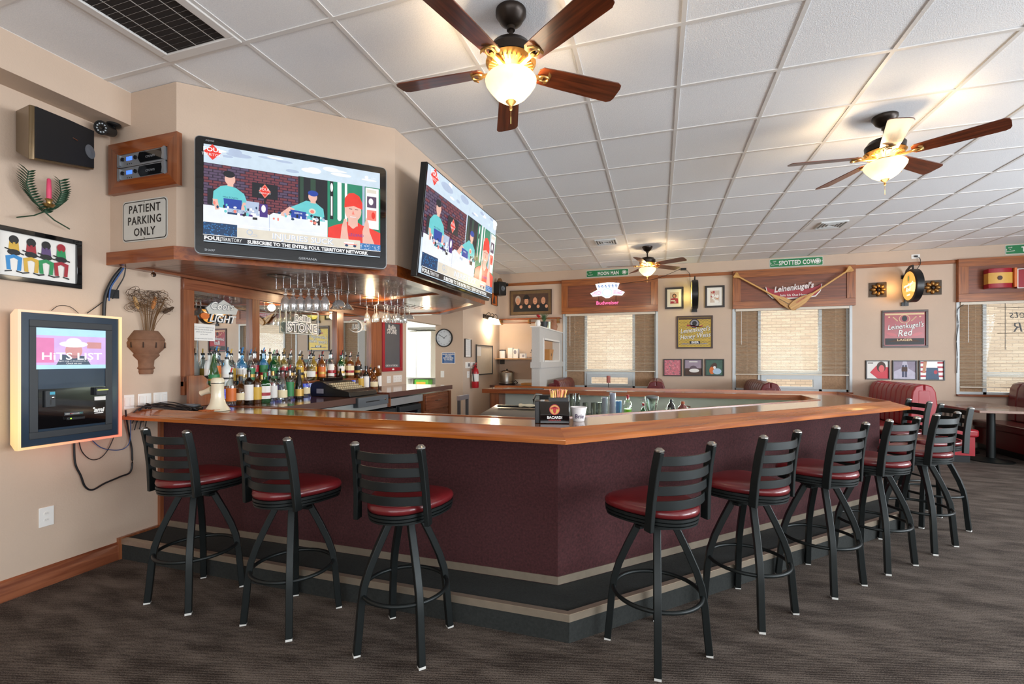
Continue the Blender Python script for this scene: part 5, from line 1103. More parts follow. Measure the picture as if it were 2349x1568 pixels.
# paddles
PW = wood('paddle_wood', 'b07a35', 'd6a65c', 0, .35, .3)
def paddle(label, p0, p1, txt, mm, dd=.12):
    A, B = WY(*p0, BW-dd), WY(*p1, BW-dd); d = B-A; L_ = d.length; t = thing('canoe_paddle', label, 'paddle', A, 0, 'crossed wooden canoe paddles'); t.rotation_euler = (0, -atan2(d.z, d.x), 0)
    MB().prism([(-.01, -.05), (.02, -.055), (.06, -.03), (.10, -.014), (L_*.60, -.014), (L_*.68, -.035), (L_*.78, -.07), (L_*.9, -.08), (L_*.98, -.06), (L_, -.03), (L_, .03), (L_*.98, .06), (L_*.9, .08), (L_*.78, .07), (L_*.68, .035), (L_*.60, .014), (.10, .014), (.06, .03), (.02, .055), (-.01, .05)], -.012, .012, 'y').build('paddle', PW, t, bevel=.004)
    MB().text(txt, L_*.80, -.012, .036, -.0125, 0, shear=.2, off=.0004, rot=0 if d.x > 0 else pi).build('lettering', mm, t, smooth=0)
paddle('wooden paddle slanting down from the upper left of the valance', (1686, 630), (1828, 707), "Leinenkugel's", BROWN)
paddle('wooden paddle slanting down from the upper right of the valance', (1953, 615), (1812, 707), "Leinenkugel's", REDP, .15)
# red barrel and box display on the right valance
c = WY(2258, 641, BW-.10); t = thing('barrel_display', 'red and gold half-barrel display on the right valance', 'display', (c.x, BW-.075, c.z))
MB().prism([(0, 0), (.30, 0), (.30, -.12), (.26, -.15), (.15, -.165), (.04, -.15), (0, -.12)][::-1], -.155, .155).build('barrel', RED, t, bevel=.004)
MB().prism([(.0, -.01), (.303, -.01), (.303, -.124), (.262, -.154), (.15, -.17), (.038, -.154), (-.003, -.124)][::-1], -.085, .085).build('gold_band', mat('gold_label', 'd9a850', .4, var=.1), t)
MB().ell(.12, 0, .03, .035, -.171).build('emblem', BROWN, t); MB().box(.303, .335, -.16, 0, -.15, .15).build('end_band', ORANGE, t)
t = thing('red_box_display', 'flat red box with cream rim beside the barrel display', 'display', (c.x+.40, BW-.075, c.z-.01)); MB().box(0, .62, -.06, 0, -.15, .14).build('box', RED, t, bevel=.004); frame4(MB().at((.31, -.058, 0)), .32, .155, .012, -.01, .0).build('rim', PAPER, t)
# unlit neon script in the right window (reads from outside, so reversed here)
NT = mat('dark_neon_tube', '231f22', .4)
c = WY(2279, 742, BW-.05); t = thing('unlit_neon_sign', 'unlit black neon script sign hanging in the right window', 'neon sign', (c.x+.55, BW-.07, c.z), pi)
t.location = (c.x+.42, BW-.10, c.z)
MB().text('Sweets', 0, .08, .19, 0, sx=.9, shear=.2, ext=.004, off=-.002).build('script_tube', NT, t); MB().text('BAR', .0, -.14, .22, 0, shear=.2, ext=.004, off=-.002).build('letter_tube', NT, t)
for x in (-.3, 0, .3): MB().tube([(x, .0, .32), (x, 0, -.42)], .004, 6).build('support_rod', NT, t)
for z in (.25, -.0, -.16): MB().tube([(-.4, .0, z), (.4, 0, z)], .004, 6).build('support_rod', NT, t)
cable('black cord dangling at the left edge of the right window', [tuple(WY(u, v, BW-.03)) for u, v in ((2210, 698), (2196, 712), (2198, 745), (2194, 780), (2196, 815), (2195, 855))], .005, grp='cords on the window wall')
# curtain rod end
t = thing('rod_finial', 'small dark camera-like bracket at the left end of the wood rail', 'bracket', WY(1163, 653, BW-.05)); MB().lathe([(0, 0), (.03, 0), (.04, .02), (.02, .06), (0, .06)], 14, axis='y').box(-.06, .0, -.01, .02, .0, .025).build('knob', BLKP, t)
# ================================================================ DIVIDER, SERVICE CORNER
t = thing('room_divider', 'pale carpeted divider wall with a square opening beside the left window', 'divider', (-1.91, 7.55, 0))
D = BW-7.55
m = MB().box(-.14, 0, 0, .30, 0, 1.99).box(-.14, 0, 1.62, D, .0, 1.99).box(-.14, 0, .30, 1.62, 0, 1.42).box(-.14, 0, .30, 1.62, 1.80, 1.99); m.build('wall_body', WALLG, t, smooth=0)
MB().box(-.16, .02, -.02, D, 1.99, 2.01).build('cap', WHITE, t); frm = MB()
for a0, b0, c0, d0 in ((.28, 1.64, 1.79, 1.82), (.28, 1.64, 1.40, 1.43), (.27, .30, 1.40, 1.82), (1.62, 1.65, 1.40, 1.82)): frm.box(0, .012, a0, b0, c0, d0)
frm.build('opening_trim', WHITE, t); MB().box(-.155, .03, -.03, D, 1.30, 1.40).build('ledge', WALLG, t)
t = thing('tan_planter', 'tan ceramic planter standing in the divider opening', 'planter', (-1.93, 8.3, 1.43)); MB().prism([(-.06, -.12), (.06, -.12), (.06, .12), (-.06, .12)], 0, .005).add([(-.045, -.11, 0), (.045, -.11, 0), (.045, .11, 0), (-.045, .11, 0), (-.06, -.17, .2), (.06, -.17, .2), (.06, .17, .2), (-.06, .17, .2)], [(0, 1, 5, 4), (1, 2, 6, 5), (2, 3, 7, 6), (3, 0, 4, 7), (0, 3, 2, 1), (4, 5, 6, 7)]).build('pot', mat('tan_pot', 'b9824a', .5, var=.15), t); MB().ell(0, 0, .03, .03, 0).build('motif', BROWN, t, loc=(.055, 0, .1), rz=pi/2)
TOPZ = 2.01
def vase_small(name, label, y, prof, m, leaf=None, n=0, h=.12, petal=None):
    t = thing(name, label, 'plant' if leaf else 'vase', (-1.98, y, TOPZ)); MB().lathe(prof, 18).build('pot', m, t)
    for i in range(n):
        a = random.uniform(0, 2*pi); r = random.uniform(.03, .12); hh = h*random.uniform(.6, 1.1); b0 = prof[-1][1]*.7
        q = MB().sweep([(0, 0, b0), (r*.4*cos(a), r*.4*sin(a), b0+hh*.7), (r*cos(a), r*sin(a), b0+hh)], [(-.006, 0), (0, .002), (.006, 0), (0, -.002)], scale=[.6, 1, .15]).build('leaf', leaf, t, smooth=0)
    if petal:
        for i in range(3): MB().lathe([(0, -.02), (.025, -.005), (.03, .01), (.012, .02), (0, .02)], 10, (random.uniform(-.03, .03), random.uniform(-.03, .03), .17+.01*i)).build('blossom', petal, t)
LG = mat('grass_leaf', '4a6b45', .5, var=.3)
vase_small('flower_vase', 'little white vase of red flowers on the divider top', 7.70, [(0, 0), (.035, 0), (.05, .06), (.035, .11), (.03, .11), (0, .02)], WHITE, LG, 8, .1, REDP)
vase_small('grass_plant', 'bushy green grass plant in dark pot on the divider top', 8.15, [(0, 0), (.06, 0), (.075, .12), (.07, .12), (0, .1)], DGREY, LG, 60, .20)
vase_small('glass_vase', 'slim clear vase between grass plant and clay jug', 8.55, [(0, 0), (.03, 0), (.035, .15), (.03, .15), (0, .01)], mat('pale_green_glass', 'b6c8b0', .1, coat=.4))
vase_small('clay_jug', 'reddish clay jug at the window end of the divider top', 8.95, [(0, 0), (.06, 0), (.085, .09), (.06, .16), (.04, .19), (.055, .22), (.05, .22), (0, .1)], mat('red_clay', '9a6a50', .6, var=.3))
# service shelf and counter against the window wall
t = thing('service_shelf', 'light wooden shelf in the service corner', 'shelf', (-3.3, BW, 1.445)); MB().box(.0, 1.15, -.30, 0, 0, .025).build('shelf_board', wood('shelf_pine', 'a97b4e', 'c99a68'), t); [MB().box(x, x+.02, -.25, 0, -.10, 0).build('bracket', BLKP, t) for x in (.1, 1.0)]
t = thing('service_counter', 'speckled counter in the service corner holding the soup kettle', 'counter', (-3.29, BW-.01, 0)); MB().box(0, 1.22, -.62, 0, .885, .92).build('worktop', LAM, t); MB().box(0, 1.2, -.60, 0, 0, .885).build('body', MAHV, t); MB().box(0, 1.22, -.02, 0, .92, 1.02).build('backsplash', PAPER, t)
def simple(name, label, cat, loc, parts, rz=0, grp=None):
    t = thing(name, label, cat, loc, rz, grp)
    for nm, mb, m in parts: mb.build(nm, m, t, bevel=0)
    return t
SS = 1.47
simple('round_canister', 'white canister with dark lid at the left end of the service shelf', 'canister', (-3.18, 9.32, SS), [('body', MB().lathe([(0, 0), (.065, 0), (.065, .16), (0, .16)], 20), WHITE), ('lid', MB().lathe([(.068, .16), (.068, .18), (0, .185)], 20), DGREY)])
simple('tall_carton', 'tall white carton, second from left on the service shelf', 'box', (-2.99, 9.33, SS), [('carton', MB().box(-.05, .05, -.06, .06, 0, .22), PAPER)])
simple('napkin_box', 'white box with dark oval mark on the service shelf', 'box', (-2.88, 9.33, SS), [('carton', MB().box(-.045, .06, -.06, .06, 0, .20), WHITE), ('mark', MB().ell(0, .13, .03, .045, -.061), GREYP)])
simple('low_box', 'low white box with dark mark before the little sculpture', 'box', (-2.72, 9.33, SS), [('carton', MB().box(-.06, .06, -.06, .06, 0, .10), WHITE), ('mark', MB().ell(.02, .05, .025, .03, -.061), GREYP)])
simple('metal_sculpture', 'dark metal branch ornament near the right of the service shelf', 'ornament', (-2.52, 9.32, SS), [('base', MB().box(-.05, .05, -.03, .03, 0, .012), BLK), ('branch', MB().tube([(0, 0, 0), (.01, 0, .1), (-.02, 0, .17), (.01, 0, .22)], .007, 6).tube([(0, 0, .09), (.05, 0, .13)], .005, 6).tube([(0, 0, .14), (-.04, 0, .12)], .005, 6), BLK)])
simple('trinket', 'small brown figurine by the divider on the service shelf', 'ornament', (-2.33, 9.32, SS), [('body', MB().lathe([(0, 0), (.03, 0), (.035, .03), (.01, .05), (0, .05)], 12, axis='x').lathe([(0, 0), (.025, .01), (.015, .05), (0, .055)], 10, (.04, 0, 0)), BROWN)])
t = thing('soup_kettle', 'round steel soup kettle with lid on the service counter', 'kettle', (-3.02, 9.15, .92))
MB().lathe([(0, 0), (.15, 0), (.155, .02), (.15, .05), (.165, .06), (.165, .24), (.16, .25), (0, .25)], 28).build('pot', STEEL, t); MB().lathe([(.16, .25), (.165, .26), (.13, .285), (.05, .30), (0, .30)], 28).build('lid', CHROME, t); MB().lathe([(0, .30), (.012, .30), (.02, .325), (0, .33)], 12).build('knob', BLKP, t); MB().lathe([(0, -0.0), (.17, 0), (.175, .03), (0, .03)], 28).build('base', BLKP, t)
MB().tube([(.15, -.05, .05), (.22, -.1, .09), (.25, -.05, .04), (.20, .0, .02)], .008, 6).build('cord', CAB, t)
simple('wooden_tray', 'wooden tray with white napkins at the right of the service counter', 'tray', (-2.42, 9.05, .92), [('tray', MB().box(-.22, .22, -.14, .14, 0, .045), PW)])
simple('napkin_stack', 'crumpled white napkins lying on the wooden tray', 'napkins', (-2.30, 9.05, .966), [('napkins', MB().add([(-.07, -.05, 0), (.08, -.05, 0), (.08, .05, 0), (-.07, .05, 0), (-.03, -.02, .06), (.02, .01, .10), (.06, .02, .05), (-.05, .03, .07)], [(0, 1, 5, 4), (1, 2, 6, 5), (2, 3, 7, 6), (3, 0, 4, 7), (4, 5, 6, 7)]), PAPER)])
# ================================================================ BOOTHS AND TABLES
BW2 = 'burgundy vinyl booths along the windows'
VINS = mat('vinyl_bright', '96212a', .3, var=.12, coat=.3, bump=.2, bs=120)
def booth(x, label, left=True, right=True, yn=7.95, vm=None):
    VINYL = vm or MATS['burgundy_vinyl']
    t = thing('booth', label, 'booth', (x, yn, 0), 0, BW2); D_ = 9.42-yn
    MB().box(-.09, .09, 0.02, D_, .12, 1.02).build('back_core', VINYL, t, bevel=.03)
    for s, on in ((-1, left), (1, right)):
        if not on: continue
        n_ = 9
        for i in range(n_):
            y0 = .02+(D_-.02)*i/n_; y1 = .02+(D_-.02)*(i+1)/n_
            m = MB(); pts = [(s*.09, .45), (s*.17, .47), (s*.165, .75), (s*.14, .98), (s*.10, 1.06), (s*.03, 1.085), (0, 1.085), (0, .45)]
            if s > 0: pts = pts[::-1]
            m.prism(pts, y0+.003, y1-.003, 'y'); m.build('back_channel', VINYL, t, bevel=.018)
        MB().box(s*.17 if s > 0 else -.62, .62 if s > 0 else -.17, 0, D_, .36, .47).build('seat', VINYL, t, bevel=.03)
        MB().box(s*.09 if s > 0 else -.58, .58 if s > 0 else -.09, .03, D_, .10, .36).build('seat_base', VINYL, t)
        MB().box(s*.09 if s > 0 else -.54, .54 if s > 0 else -.09, .06, D_, 0, .10).build('plinth', BLKP, t)
    return t
booth(-1.78, 'striped burgundy booth end by the divider and left window', False, True, 8.0)
booth(-.03, 'burgundy booth back seen end-on below the first photo trio')
booth(1.66, 'brown-red booth back rising in front of the middle window')
booth(3.62, 'bright red channelled booth beside the right-hand trio of covers', yn=8.0, vm=VINS)
booth(5.50, 'large burgundy booth at the right edge under the neon window', yn=7.7)
def table(x, label, yn=7.75):
    t = thing('booth_table', label, 'table', (x, 8.55, 0), 0, 'booth tables on round black bases')
    MB().box(-.42, .42, yn-8.55, .85, .725, .76).build('tabletop', mat('table_laminate', '8d7468', .22, var=.15, vs=60, coat=.4), t, bevel=.006)
    for y in (-.25, .5): MB().lathe([(0, .0), (.24, .0), (.245, .012), (.10, .035), (.05, .05), (.045, .725), (0, .725)], 28, (0, y, 0)).build('pedestal', BLK, t)
table(4.52, 'long booth table between the red booth and the right edge booth')
table(2.62, 'booth table partly hidden behind the bar tip'); table(.82, 'booth table behind the far run of the bar'); table(-.90, 'booth table in front of the left window')
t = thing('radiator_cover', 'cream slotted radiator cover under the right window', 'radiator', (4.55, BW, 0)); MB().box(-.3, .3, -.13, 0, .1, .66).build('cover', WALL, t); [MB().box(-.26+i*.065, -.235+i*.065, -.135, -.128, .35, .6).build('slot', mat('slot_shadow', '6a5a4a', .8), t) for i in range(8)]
c = (-.88, 8.7, .76); simple('table_candle', 'tall stand with red candle in front of the left window', 'candle', c, [('stand', MB().tube([(0, 0, 0), (0, 0, .25)], .006, 6).lathe([(0, 0), (.05, 0), (.05, .01), (0, .01)], 16), BLKP), ('candle', MB().lathe([(0, .25), (.035, .25), (.035, .38), (0, .38)], 16), mat('faded_red', 'b0655a', .5))])
# ================================================================ BOTTLES
BG = {'clear': glassy('bottle_clear', 'f2f6f4', .10), 'green': glassy('bottle_green', '4f9a55', .12, body=.35, bcol='1f6a30'), 'amber': glassy('bottle_amber', 'c98040', .12, body=.35, bcol='9a5a20'), 'blue': glassy('bottle_blue', '8fd0ec', .12, body=.25, bcol='58aede'),
      'dark': mat('bottle_dark', '17100c', .08, coat=.5), 'red': glassy('bottle_red', 'c05040', .12, body=.4, bcol='8a2a20'), 'yellow': glassy('bottle_yellow', 'e8d48a', .12, body=.25, bcol='d8b850'), 'frost': mat('bottle_frost', 'dfe6e4', .35, var=.04), 'brown': glassy('bottle_brown', 'a06a3a', .12, body=.4, bcol='6a3f1c')}
CAPS = {'black': BLKP, 'red': REDP, 'blue': mat('cap_blue', '2a78b8', .35), 'green': mat('cap_green', '2c7a3a', .35), 'steel': CHROME, 'gold': BRASS, 'white': WHITE, 'yellow': YEL}
LB_ = {'white': PAPER, 'cream': mat('label_cream', 'e6d6ae', .6, var=.1), 'yellow': YEL, 'red': RED, 'green': mat('label_green', '2f7d4a', .5), 'black': INK, 'blue': BLUE, 'orange': ORANGE, 'gold': mat('label_gold', 'c39a4a', .4, .3), 'brown': BROWN}
SH = {'round': [(.0, .0), (.036, .0), (.038, .006), (.038, .165), (.034, .19), (.016, .215), (.0135, .225), (.0135, .27), (.0, .27)],
      'tall': [(.0, .0), (.033, .0), (.035, .006), (.035, .19), (.030, .205), (.014, .225), (.013, .235), (.013, .29), (.0, .29)],
      'squat': [(.0, .0), (.045, .0), (.048, .01), (.048, .12), (.04, .15), (.018, .175), (.014, .185), (.014, .235), (.0, .235)],
      'square': [(.0, .0), (.044, .0), (.046, .006), (.046, .17), (.036, .19), (.016, .205), (.014, .21), (.014, .26), (.0, .26)],
      'slope': [(.0, .0), (.040, .0), (.042, .008), (.040, .10), (.030, .17), (.018, .22), (.013, .24), (.013, .28), (.0, .28)]}
def bottle(loc, label, shape, glass, lab_, cap, pour=True, grp=None, sc=1, mark=None):
    t = thing('liquor_bottle', label, 'bottle', loc, random.uniform(-.3, .3)+.9, grp); P = [(r*sc, z*sc) for r, z in SH[shape]]; sg = 8 if shape == 'square' else 20
    MB().lathe(P, sg).build('glass_body', BG[glass], t, smooth=40 if sg == 20 else 20)
    if glass in ('clear',) and random.random() < .6 or glass in ('frost',): pass
    z0, z1 = P[2][1]+.03*sc, P[3][1]-.02*sc
    if shape == 'slope': z0, z1 = .03, .10
    r = P[2][0]+.0006; MB().lathe([(r, z0), (r, z1)], sg, caps=False).build('label', LB_[lab_], t)
    if mark: MB().lathe([(r+.0005, z0+(z1-z0)*.25), (r+.0005, z0+(z1-z0)*.5)], sg, caps=False).build('label_band', LB_[mark], t)
    zt = P[-1][1]
    if pour:
        MB().lathe([(.016*sc, zt-.012), (.017*sc, zt+.004), (.010, zt+.008), (0, zt+.008)], 12).build('pourer_collar', BLKP, t); MB().tube([(0, 0, zt), (0, 0, zt+.02), (.008, 0, zt+.045)], .0055, 6).build('pour_spout', CAPS[cap], t)
    else: MB().lathe([(.0155*sc, zt-.03), (.0155*sc, zt+.008), (0, zt+.008)], 14).build('cap', CAPS[cap], t)
ORD = ['first', 'second', 'third', 'fourth', 'fifth', 'sixth', 'seventh', 'eighth', 'ninth', 'tenth', 'eleventh', 'twelfth', 'thirteenth', 'fourteenth', 'fifteenth', 'sixteenth', 'seventeenth', 'eighteenth', 'nineteenth', 'twentieth', 'twenty-first', 'twenty-second', 'twenty-third', 'twenty-fourth', 'twenty-fifth', 'twenty-sixth', 'twenty-seventh', 'twenty-eighth', 'twenty-ninth', 'thirtieth', 'thirty-first', 'thirty-second', 'thirty-third', 'thirty-fourth', 'thirty-fifth', 'thirty-sixth', 'thirty-seventh', 'thirty-eighth']
UP = [(447, 'slope', 'green', 'green', 'black'), (474, 'round', 'frost', 'white', 'black'), (492, 'tall', 'clear', 'orange', 'blue'), (506, 'round', 'clear', 'yellow', 'yellow'), (516, 'squat', 'frost', 'white', 'blue'), (536, 'round', 'clear', 'yellow', 'yellow'), (551, 'round', 'blue', 'white', 'blue'), (562, 'tall', 'clear', 'blue', 'blue'), (571, 'round', 'clear', 'green', 'blue'), (590, 'tall', 'clear', 'red', 'steel'), (601, 'tall', 'blue', 'green', 'blue'), (612, 'round', 'blue', 'blue', 'red'), (624, 'round', 'green', 'green', 'green'), (637, 'round', 'green', 'white', 'steel'), (648, 'round', 'clear', 'red', 'gold'), (656, 'tall', 'yellow', 'cream', 'gold'), (663, 'round', 'clear', 'brown', 'white'), (672, 'slope', 'clear', 'cream', 'red'), (684, 'round', 'yellow', 'yellow', 'white'),
      (697, 'squat', 'amber', 'cream', 'gold'), (709, 'squat', 'clear', 'white', 'steel'), (724, 'round', 'yellow', 'yellow', 'black'), (735, 'round', 'amber', 'orange', 'black'), (745, 'round', 'clear', 'cream', 'red'), (756, 'tall', 'clear', 'white', 'black'), (766, 'squat', 'red', 'red', 'red'), (779, 'round', 'green', 'white', 'red'), (790, 'tall', 'green', 'cream', 'black'), (800, 'square', 'amber', 'cream', 'white'), (809, 'round', 'clear', 'white', 'red'), (818, 'round', 'amber', 'black', 'black'), (825, 'round', 'yellow', 'yellow', 'white')]
for i, (u, sh, g, lb_, cp) in enumerate(UP):
    y = WX(u, 850, LW+.13).y; y = max(2.93, y)
    bottle((LW+(.10 if i % 2 else .15), y, 1.215), '%s bottle, %s label, %s pourer, %s along the shelf' % (g if g != 'frost' else 'frosted', lb_, cp, ORD[i]), sh, g, lb_, cp, True, 'bottles on the shelf in front of the mirrors', 1.02, random.choice((None, 'black', 'red', 'gold')))
CT = 1.056
LO = [(552, .30, 'squat', 'brown', 'cream', 'black', False), (571, .36, 'tall', 'dark', 'white', 'black', True), (589, .37, 'round', 'brown', 'yellow', 'red', True), (608, .38, 'square', 'green', 'white', 'green', False), (626, .34, 'round', 'clear', 'white', 'gold', False), (648, .36, 'slope', 'clear', 'cream', 'red', True), (665, .36, 'tall', 'clear', 'green', 'red', True), (686, .37, 'slope', 'dark', 'gold', 'black', False), (640, .22, 'round', 'clear', 'blue', 'steel', True), (530, .30, 'round', 'clear', 'orange', 'red', True), (560, .24, 'tall', 'clear', 'white', 'white', False), (600, .25, 'squat', 'amber', 'black', 'gold', False), (618, .24, 'tall', 'clear', 'red', 'black', True), (657, .25, 'round', 'brown', 'white', 'red', True), (676, .25, 'round', 'clear', 'yellow', 'black', True), (700, .30, 'squat', 'clear', 'cream', 'gold', False), (828, .25, 'round', 'clear', 'yellow', 'black', True), (840, .30, 'tall', 'dark', 'white', 'black', False), (850, .28, 'round', 'amber', 'blue', 'gold', True), (858, .35, 'squat', 'amber', 'cream', 'black', True), (869, .32, 'tall', 'brown', 'white', 'white', False)]
LO.sort(key=lambda q: q[0])
for i, (u, dx, sh, g, lb_, cp, po) in enumerate(LO):
    y = WX(u, 900, LW+dx).y
    bottle((LW+dx, y, CT if y < 6 and u < 800 else 1.066), '%s bottle with %s label, %s' % (g, lb_, (ORD[i]+' in the row before the blue strip') if u < 800 else '%s in the cluster beyond the cash register' % ORD[i-16]), sh, g, lb_, cp, po, 'bottles on the back counter', 1.0, 'red' if sh == 'square' else None)
# acrylic signs fixed to the mirror
def mirror_sign(label, R, draw, mats, name='mirror_sign'):
    t, a, b = wall_thing(name, label, 'sign', R); m = MB(); draw(m, a, b); m.build('lettering', mats, t, smooth=0); return t
def coors(m, a, b):
    m.flat([(-a*.55, -b*.25), (a*.9, -b*.1), (a, b*.35), (a*.5, b*.75), (a*.2, b), (-a*.1, b*.6), (-a*.35, b*.7), (-a*.7, b*.2)], -.004, 1)
    for off, mm, yy in ((.004, 2, -.006), (.001, 0, -.0075)): m.text('Coors', .02, .02, b*.85, yy, mm, sx=.95, shear=.25, off=off, rot=.05); m.text('LIGHT', .02, -b*.85, b*.85, yy, mm, sx=.95, shear=.3, off=off)
    m.ell(-a*.75, -b*.45, a*.22, b*.25, -.005, 3)
mirror_sign('etched light beer sign stuck high on the left mirror', onL(458, 686, 545, 743, .016), coors, [FROST, mat('etch_grey', 'c9cac4', .4), GREY, ORANGE])
def stone(m, a, b):
    frame4(m, a, b, .006, -.008, -.004, 0); m.rect(-a, a, -b, b, -.004, 1)
    for off, mm, yy in ((.010, 0, -.006), (.0, 2, -.0085)): m.text('Rollin', 0, b*.10, b*.70, yy, mm, sx=1.0, off=off, sp=1.1); m.text('STONE', 0, -b*.80, b*1.0, yy, mm, sx=.98, off=off, sp=1.1)
mirror_sign('acrylic sign with bold brewer name hung before the middle mirror', onL(655, 712, 729, 766, .05), stone, [FROST, glassy('acrylic', 'f0f4f0', .08), GREY])
def lite(m, a, b):
    for i in range(40):
        a0, a1 = 2*pi*i/40, 2*pi*(i+1)/40; r = 1-.12*(1+cos(a0)); 
        m.flat([(a*cos(a0), b*sin(a0)), (a*cos(a1), b*sin(a1)), (a*r*cos(a1), b*r*sin(a1)), (a*r*cos(a0), b*r*sin(a0))][::-1], -.005, 0)
    for off, mm, yy in ((.004, 0, -.006), (0, 1, -.0075)): m.text('Lite', 0, -b*.45, b*1.1, yy, mm, sx=.9, shear=.3, off=off, rot=.15)
mirror_sign('oval etched lite beer sign on the right mirror pane', onL(799, 732, 832, 762, .016), lite, [FROST, GREY])
R = onL(441, 743, 493, 781, .016); t, a, b = wall_thing('paper_notice', 'white typed paper notice taped to the left mirror', 'notice', R); m = MB().rect(-a, a, -b, b, -.001)
for i in range(4): m.text(('due to a personal request we are', 'offering a non alcoholic drink', 'please ask the bartender', 'and tip well')[i], 0, b*.55-i*b*.28, b*.2, -.0014, 1, ext=.0001)
m.text('we appreciate your business', 0, -b*.8, b*.2, -.0014, 1, ext=.0001); m.build('sheet', [PAPER, GREY], t, smooth=0)
# ================================================================ HANGING GLASSES
GL = {'goblet': [(.0, .0), (.036, .0), (.036, -.004), (.008, -.010), (.006, -.03), (.014, -.042), (.014, -.052), (.007, -.062), (.02, -.075), (.036, -.105), (.04, -.14), (.034, -.185), (.031, -.195), (.029, -.195), (.037, -.14), (.033, -.107), (.0, -.08)],
      'martini': [(.0, .0), (.036, .0), (.036, -.003), (.006, -.008), (.004, -.09), (.01, -.098), (.055, -.155), (.053, -.155), (.006, -.104), (.0, -.104)],
      'wine': [(.0, .0), (.034, .0), (.034, -.003), (.005, -.008), (.004, -.085), (.018, -.10), (.032, -.125), (.032, -.165), (.028, -.19), (.026, -.19), (.030, -.165), (.030, -.126), (.0, -.095)],
      'coupe': [(.0, .0), (.034, .0), (.034, -.003), (.005, -.008), (.004, -.085), (.03, -.095), (.05, -.115), (.055, -.145), (.053, -.145), (.048, -.116), (.0, -.09)]}
GP = {k: MB().lathe(v, 24, caps=False).build('tmp', GLASS, smooth=60) for k, v in GL.items()}
def hang(kind, loc, label, grp, rim=None):
    o = GP[kind].copy(); o.name = 'stemware_glass'; COL.objects.link(o); o.location = loc; tag(o, label, 'glass', grp); return o
def rack(label, x0, x1, y0, y1, n):
    t = thing('glass_rack', label, 'rack', (x0, y0, ZR), 0, 'wire racks under the canopy')
    for j in range(n+1):
        x = (x1-x0)*j/n; MB().tube([(x, 0, 0), (x, y1-y0, 0)], .0028, 6).build('rail', CHROME, t)
        for y in (.02, y1-y0-.02): MB().tube([(x, y, 0), (x, y, 2.125-ZR)], .0025, 6).build('hanger', CHROME, t)
    for y in (.02, y1-y0-.02): MB().tube([(0, y, .03), (x1-x0, y, .03)], .0025, 6).build('cross_wire', CHROME, t)
ZR = 2.06
rack('chrome wire glass rack in front of the middle mirror', -3.20, -2.66, 3.20, 3.72, 7)
for i, u in enumerate((655, 673, 690, 708, 725, 745)): p = WZ(u, 663, ZR); hang('goblet', (p.x, p.y, ZR+.004), 'upside-down footed goblet, %s from left in the near rack' % ORD[i], 'goblets in the near rack')
for i, (u, v, k) in enumerate(((777, 666, 'coupe'), (797, 672, 'martini'), (770, 672, 'martini'))): p = WZ(u, v, ZR); hang(k, (p.x, p.y, ZR+.004), ['upside-down round coupe beside the last goblet', 'upside-down martini glass at the right end of the near rack', 'upside-down martini glass behind the round coupe'][i], 'cocktail glasses in the near rack')
rack('chrome wire glass rack before the chalkboard', -3.22, -2.66, 4.42, 4.98, 7)
for i, u in enumerate((842, 853, 864, 876, 889, 900, 912, 923)): 
    p = WZ(u, 700, ZR); p.y += .085*(i % 2); p.x -= .022*(i % 2); hang('wine', (p.x, p.y, ZR+.004), 'upside-down wine glass, %s from left in the far rack' % ORD[i], 'wine glasses in the far rack')
for i, u in enumerate((880, 893, 906, 918)): p = WZ(u, 700, ZR); hang('wine', (p.x-.06, p.y+.20, ZR+.004), 'upside-down wine glass in the rear row of the far rack, %s' % ORD[i], 'wine glasses in the far rack')
p = WZ(939, 704, ZR); hang('coupe', (p.x, p.y, ZR+.004), 'upside-down coupe glass at the right end of the far rack', 'wine glasses in the far rack')
for o in GP.values(): bpy.data.objects.remove(o)
# canopy downlights
for i, (u, v, lit) in enumerate(((640, 634, 0), (849, 683, 1), (978, 708, 1), (500, 640, 0))):
    if i == 3: p = Vector((-3.25, 2.6, 2.1))
    else: p = WZ(u, v, 2.12)
    t = thing('canopy_downlight', ['unlit recessed light under the near part of the canopy', 'glowing downlight in the middle of the canopy', 'glowing downlight at the far end of the canopy', 'x'][i], 'light', (p.x, p.y, 2.124), 0, 'round downlights in the canopy') if i < 3 else None
    if i < 3:
        MB().lathe([(.045, -.002), (.085, -.004), (.09, .0), (.085, .001)], 28, caps=False).build('trim_ring', BRONZE if not lit else BRASS, t)
        MB().lathe([(0, -.004 if not lit else -.012), (.045, -.003), (.046, .001), (0, .001)], 24).build('lamp', mat('lamp_off', '6a4a38', .3) if not lit else emat('lamp_on', 'ffdcae', 9), t)
    if lit: point('downlight', (p.x, p.y, 2.06), 9, (1, .74, .45), .04)
t = thing('chrome_ball', 'shiny round chrome hook knob under the canopy by the vase', 'hook', (LW+.12, WX(352, 630, LW+.12).y, 2.075)); MB().lathe([(0, -.018), (.012, -.014), (.018, 0), (.012, .014), (.005, .02), (.005, .03), (0, .03)], 16).build('knob', CHROME, t)
